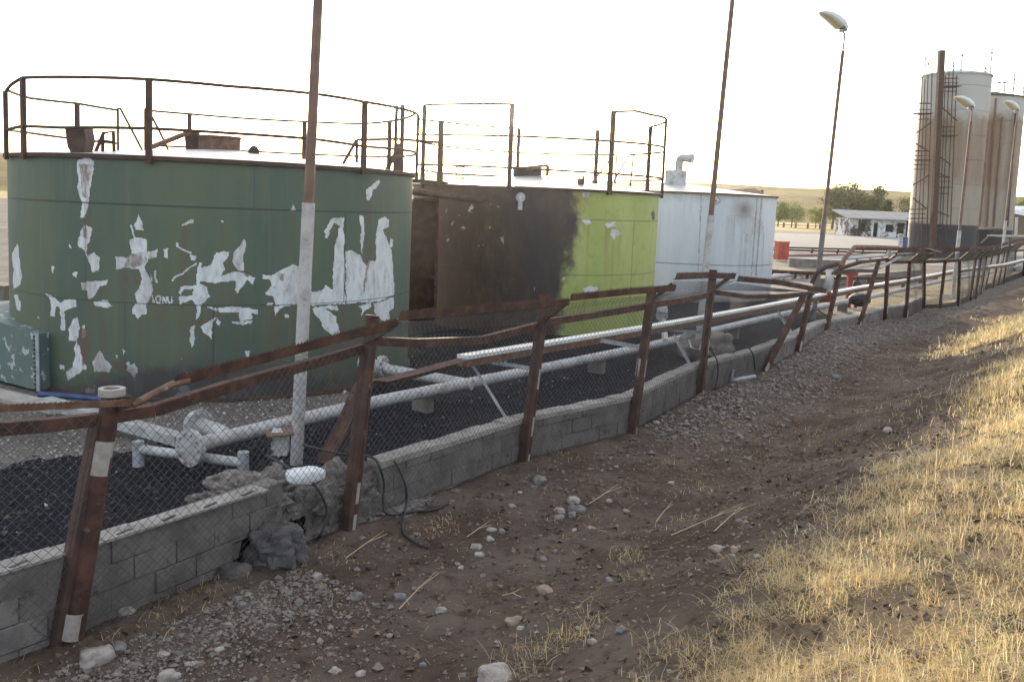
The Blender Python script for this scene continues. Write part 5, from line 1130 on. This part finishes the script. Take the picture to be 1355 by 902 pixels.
def clods():
    r = np.random.default_rng(21); V = []; Fs = []; M = []; base = np.array([(1, 0, 0), (-1, 0, 0), (0, 1, 0), (0, -1, 0), (0, 0, 1)], float); tri = [(0, 2, 4), (2, 1, 4), (1, 3, 4), (3, 0, 4)]
    for _ in range(24000):
        v = r.uniform(-3, 11) if r.random() < .75 else r.uniform(11, 30); du = r.uniform(.1, 7.5); x, y = uv_to_xy(du, v); x = float(x); y = float(y)
        if y < 1.5 or nz(x, y, 1.4, 12)+.35*nz(x, y, 4, 3) < r.uniform(-.7, .25): continue
        sz = min(.04, r.gamma(1.5, .0075)+.004)
        if sz < math.hypot(x, y)*.0005: continue
        px, py = proj((x, y, hout(x, y)))
        if px < -60 or px > 1500 or py > 1000: continue
        k = len(V); q, _r = np.linalg.qr(r.normal(size=(3, 3))); pts = (base*(.55+.9*r.random((5, 1))))@q*sz; pts[:, 2] *= .8
        V += (pts+[x, y, hout(x, y)+sz*.1]).tolist(); Fs += [(k+i, k+j, k+l) for i, j, l in tri]; c = r.uniform(.5, 1.7); M += [[.135*c, .100*c, .078*c, 1]]*5
    m, nt, b = node_mat('soil_clod'); a = nt.nodes.new('ShaderNodeAttribute'); a.attribute_name = 'mask'; nt.links.new(a.outputs['Color'], b.inputs['Base Color']); b.inputs['Roughness'].default_value = .97; b.inputs['Specular IOR Level'].default_value = .05
    tag(mesh_obj('soil_clods', V, Fs, m, None, 0, {'mask': np.array(M)}), 'crumbled brown soil clods on the dirt track and bank', 'soil', None, 'stuff')
clods()
def lump_rubble():
    r = np.random.default_rng(8); V = []; Fs = []; base = np.array([(1, 0, 0), (-1, 0, 0), (0, 1, 0), (0, -1, 0), (0, 0, 1), (0, 0, -1)], float); tri = [(0, 2, 4), (2, 1, 4), (1, 3, 4), (3, 0, 4), (2, 0, 5), (1, 2, 5), (3, 1, 5), (0, 3, 5)]
    for nm in ('concrete_lump', 'rubble_mound', 'broken_footing'):
        vs = [v.co for v in bpy.data.objects[nm].data.vertices if v.normal.z > -.1]
        for _ in range(420):
            c = np.array(vs[r.integers(len(vs))]); sz = min(.05, max(.006, r.gamma(1.7, .008))); k = len(V); q, _r = np.linalg.qr(r.normal(size=(3, 3)))
            V += (((base*(.6+.7*r.random((6, 1))))@q)*sz+c).tolist(); Fs += [(k+i, k+j, k+l) for i, j, l in tri]
    tag(mesh_obj('rubble_chips', V, Fs, LUMP, None, 0), 'small concrete chips strewn over the broken lumps', 'rubble', None, 'stuff')
lump_rubble()
def yard_gravel():
    r = np.random.default_rng(5); V = []; Fs = []; base = np.array([(1, 0, 0), (-1, 0, 0), (0, 1, 0), (0, -1, 0), (0, 0, 1)], float); tri = [(0, 2, 4), (2, 1, 4), (1, 3, 4), (3, 0, 4)]; M = []
    for _ in range(30000):
        v = r.uniform(-3, 9)+abs(r.normal())*3; du = -r.uniform(.3, 6.5); x, y = uv_to_xy(du, v); x = float(x); y = float(y); sz = r.gamma(2.2, .0042)
        P = (x, y, .3); px, py = proj(P)
        if px < -30 or px > 1100: continue
        oil = inpoly(np.array([px]), np.array([py]), OIL)[0]; k = len(V); q, _r = np.linalg.qr(r.normal(size=(3, 3))); pts = (base*(.6+.8*r.random((5, 1))))@q*sz
        V += (pts+[x, y, hyard(x, y)+sz*.2]).tolist(); Fs += [(k+i, k+j, k+l) for i, j, l in tri]; c = r.choice([.6, 1., 1.4]); c0 = np.array([.026, .026, .032])*c if oil and r.random() > .03 else np.array([.30, .285, .265])*c; M += [[*c0, 1]]*5
    m, nt, b = node_mat('yard_gravel_stone'); a = nt.nodes.new('ShaderNodeAttribute'); a.attribute_name = 'mask'; nt.links.new(a.outputs['Color'], b.inputs['Base Color']); b.inputs['Roughness'].default_value = .6
    o = mesh_obj('yard_gravel', V, Fs, m, None, 0, {'mask': np.array(M)}); tag(o, 'oily black and grey gravel between the wall and the tanks', 'gravel', None, 'stuff')
yard_gravel()

# ------------------------------------------------------------------ dry grass
def grass():
    r = np.random.default_rng(3); V = []; Fs = []; M = []
    def blade(p, h, lean, w, col, curl):
        a_ = r.random()*6.283; d = np.array([math.cos(a_), math.sin(a_), 0]); s_ = np.array([-d[1], d[0], 0])*w; k = len(V)
        q1 = p+d*lean*h*.35+np.array([0, 0, h*.55]); q2 = p+d*lean*h*.8+np.array([0, 0, h*(.92-.25*curl)]); q3 = p+d*(lean+curl*.6)*h*1.15+np.array([0, 0, h*(1-.75*curl)])
        V.extend([p-s_, p+s_, q1-s_*.9, q1+s_*.9, q2-s_*.6, q2+s_*.6, q3]); Fs.extend([(k, k+1, k+3, k+2), (k+2, k+3, k+5, k+4), (k+4, k+5, k+6)]); M.extend([[*col, 1]]*7)
    cols = np.array([(.70, .52, .26), (.76, .62, .36), (.64, .46, .23), (.80, .70, .46), (.48, .34, .18), (.44, .40, .20)])
    def tuft(x, y, n, hm, spread, green=.05, flat=0.3):
        z = hout(x, y); dist = math.hypot(x, y); w0 = max(.0009, dist*.00018)
        base = cols[r.choice(6, p=[.25, .25, .2, .13, .12, .05])]*(.8+.4*r.random())
        for _ in range(n):
            ox, oy = r.normal(size=2)*spread; p = np.array([x+ox, y+oy, z-.01+(hout(x+ox, y+oy)-z if spread > .12 else 0)])
            fl = r.random() < flat; c = (base*.7+cols[r.integers(6)]*.3)*(.75+.5*r.random()); 
            if r.random() < .018: blade(p, hm*2.6, .5*r.random()+.15, w0*.8, cols[3]*(.8+.3*r.random()), .35)
            if r.random() < green: c = np.array([.22, .30, .08])*(.7+.6*r.random())
            blade(p, hm*(.45+.9*r.random())*(.62 if fl else 1), (2.2 if fl else .8)*r.random()+(1.1 if fl else .1), w0*(.9+.9*r.random()), c, r.random()*(.95 if fl else .7))
    cnt = 0
    for _ in range(40000):
        v = r.uniform(-4, 14) if r.random() < .62 else 14+r.random()**1.4*50; du = r.uniform(2.9, 12) if v < 20 else r.uniform(1.8, 10)
        x, y = uv_to_xy(du, v); x = float(x); y = float(y)
        if y < 1.2: continue
        px, py = proj((x, y, hout(x, y)))
        if px > 1900 or px < -150 or py > 1250 or py < 330 or (px > 1420 and r.random() < .3): continue
        e = 4.72+.6*nz(v, 0, .35, 4)-.2*math.exp(-((v-.5)/2.0)**2); dens = min(.42, (du-e)/1.1)+.8*nz(x, y, 1.1, 6)+.8*nz(x, y, 2.8, 1)+.9*nz(x, y, 6.5, 3)
        if v > 20: dens = (du-2.3)/1.5+.8*nz(x, y, .7, 6)
        if r.random()*.6 > dens: continue
        dist = math.hypot(x, y); g = .02+.22*max(0, nz(x, y, .6, 33)-.15)
        if dist < 6.5: tuft(x, y, int(34+18*r.random()), .05+.055*r.random()**2, .065, g, .82)
        elif dist < 13: tuft(x, y, 24, .06+.055*r.random()**2, .09, g, .78)
        else: tuft(x, y, 9, .09+.07*r.random(), .13, g, .5)
        cnt += 1
    # thin tufts and straw on the dirt
    for px, py, n, sp_, h in ((845, 738, 130, .16, .07), (850, 760, 40, .1, .06), (925, 650, 60, .2, .06), (760, 840, 150, .14, .09), (735, 850, 120, .12, .08), (700, 870, 100, .14, .08), (690, 890, 100, .12, .09), (590, 690, 60, .12, .06), (570, 700, 50, .12, .06), (430, 735, 60, .13, .05), (250, 795, 90, .16, .06), (300, 775, 70, .14, .06), (210, 815, 60, .12, .06), (150, 845, 30, .1, .06), (30, 890, 60, .12, .07), (780, 690, 30, .12, .05), (890, 620, 50, .25, .05), (905, 690, 50, .15, .05), (980, 600, 50, .3, .06), (1060, 590, 60, .3, .06), (1090, 575, 60, .3, .06), (1170, 540, 60, .4, .06), (745, 605, 40, .12, .08), (970, 560, 30, .2, .06), (890, 850, 130, .12, .09), (930, 880, 140, .12, .1), (1000, 850, 150, .13, .1)):
        p = GT(px, py); 
        for _ in range(5): tuft(p[0]+r.normal()*sp_, p[1]+r.normal()*sp_, n//5, h, sp_*.7, .03, .6)
    # scattered loose straw everywhere on the track
    for _ in range(3600):
        v = r.uniform(-2, 22); du = r.uniform(.3, 4.6); x, y = uv_to_xy(du, v); x = float(x); y = float(y); dist = math.hypot(x, y)
        a_ = r.random()*6.28; L = .015+.11*r.random()**3; d = np.array([math.cos(a_), math.sin(a_), 0])*L; p = np.array([x, y, hout(x, y)+.006]); e = p+d; e[2] = hout(e[0], e[1])+.008+.02*r.random(); s_ = np.array([-d[1], d[0], 0])/L*max(.0011, dist*.0002); k = len(V); c = cols[r.integers(5)]*(.7+.4*r.random())
        V.extend([p-s_, p+s_, e+s_, e-s_]); Fs.append((k, k+1, k+2, k+3)); M.extend([[*c, 1]]*4)
    m, nt, b = node_mat('dry_grass_blade'); a = nt.nodes.new('ShaderNodeAttribute'); a.attribute_name = 'mask'; nt.links.new(a.outputs['Color'], b.inputs['Base Color']); b.inputs['Roughness'].default_value = .75
    tr = nt.nodes.new('ShaderNodeBsdfTranslucent'); nt.links.new(a.outputs['Color'], tr.inputs['Color']); ms = nt.nodes.new('ShaderNodeMixShader'); ms.inputs[0].default_value = .5
    nt.links.new(b.outputs[0], ms.inputs[1]); nt.links.new(tr.outputs[0], ms.inputs[2]); nt.links.new(ms.outputs[0], nt.nodes['Material Output'].inputs[0])
    o = mesh_obj('dry_grass', V, Fs, m, None, 0, {'mask': np.array(M)}); tag(o, 'dry golden grass covering the bank', 'grass', None, 'stuff')
    print('tufts', cnt, 'faces', len(Fs))
grass()
# longer dead stalks lying on the track
STK = [((1000, 672), (888, 710)), ((986, 676), (945, 705)), ((580, 765), (528, 808)), ((512, 712), (458, 740)), ((822, 649), (780, 668)), ((890, 672), (868, 692)), ((690, 797), (665, 790)), ((650, 700), (618, 712))]
for a_, b2 in STK:
    p, q = GT(*a_)+[0, 0, .05], GT(*b2)+[0, 0, .02]; mid = (p+q)/2+[0, 0, .03]
    m = MB(); m.tube([p, mid, q], [.003, .005, .006], 5); m.tube([mid, mid+(p-mid)*.6+[.04, .05, .05]], [.004, .002], 5)
    o = m.build('stalk', mat('dead_stalk', (.45, .36, .22), (.36, .28, .16), 9, bd=0) if 'dead_stalk' not in bpy.data.materials else bpy.data.materials['dead_stalk']); tag(o, 'dead straw stalk lying on the brown dirt track', 'stalk', 'dead stalks on the dirt')
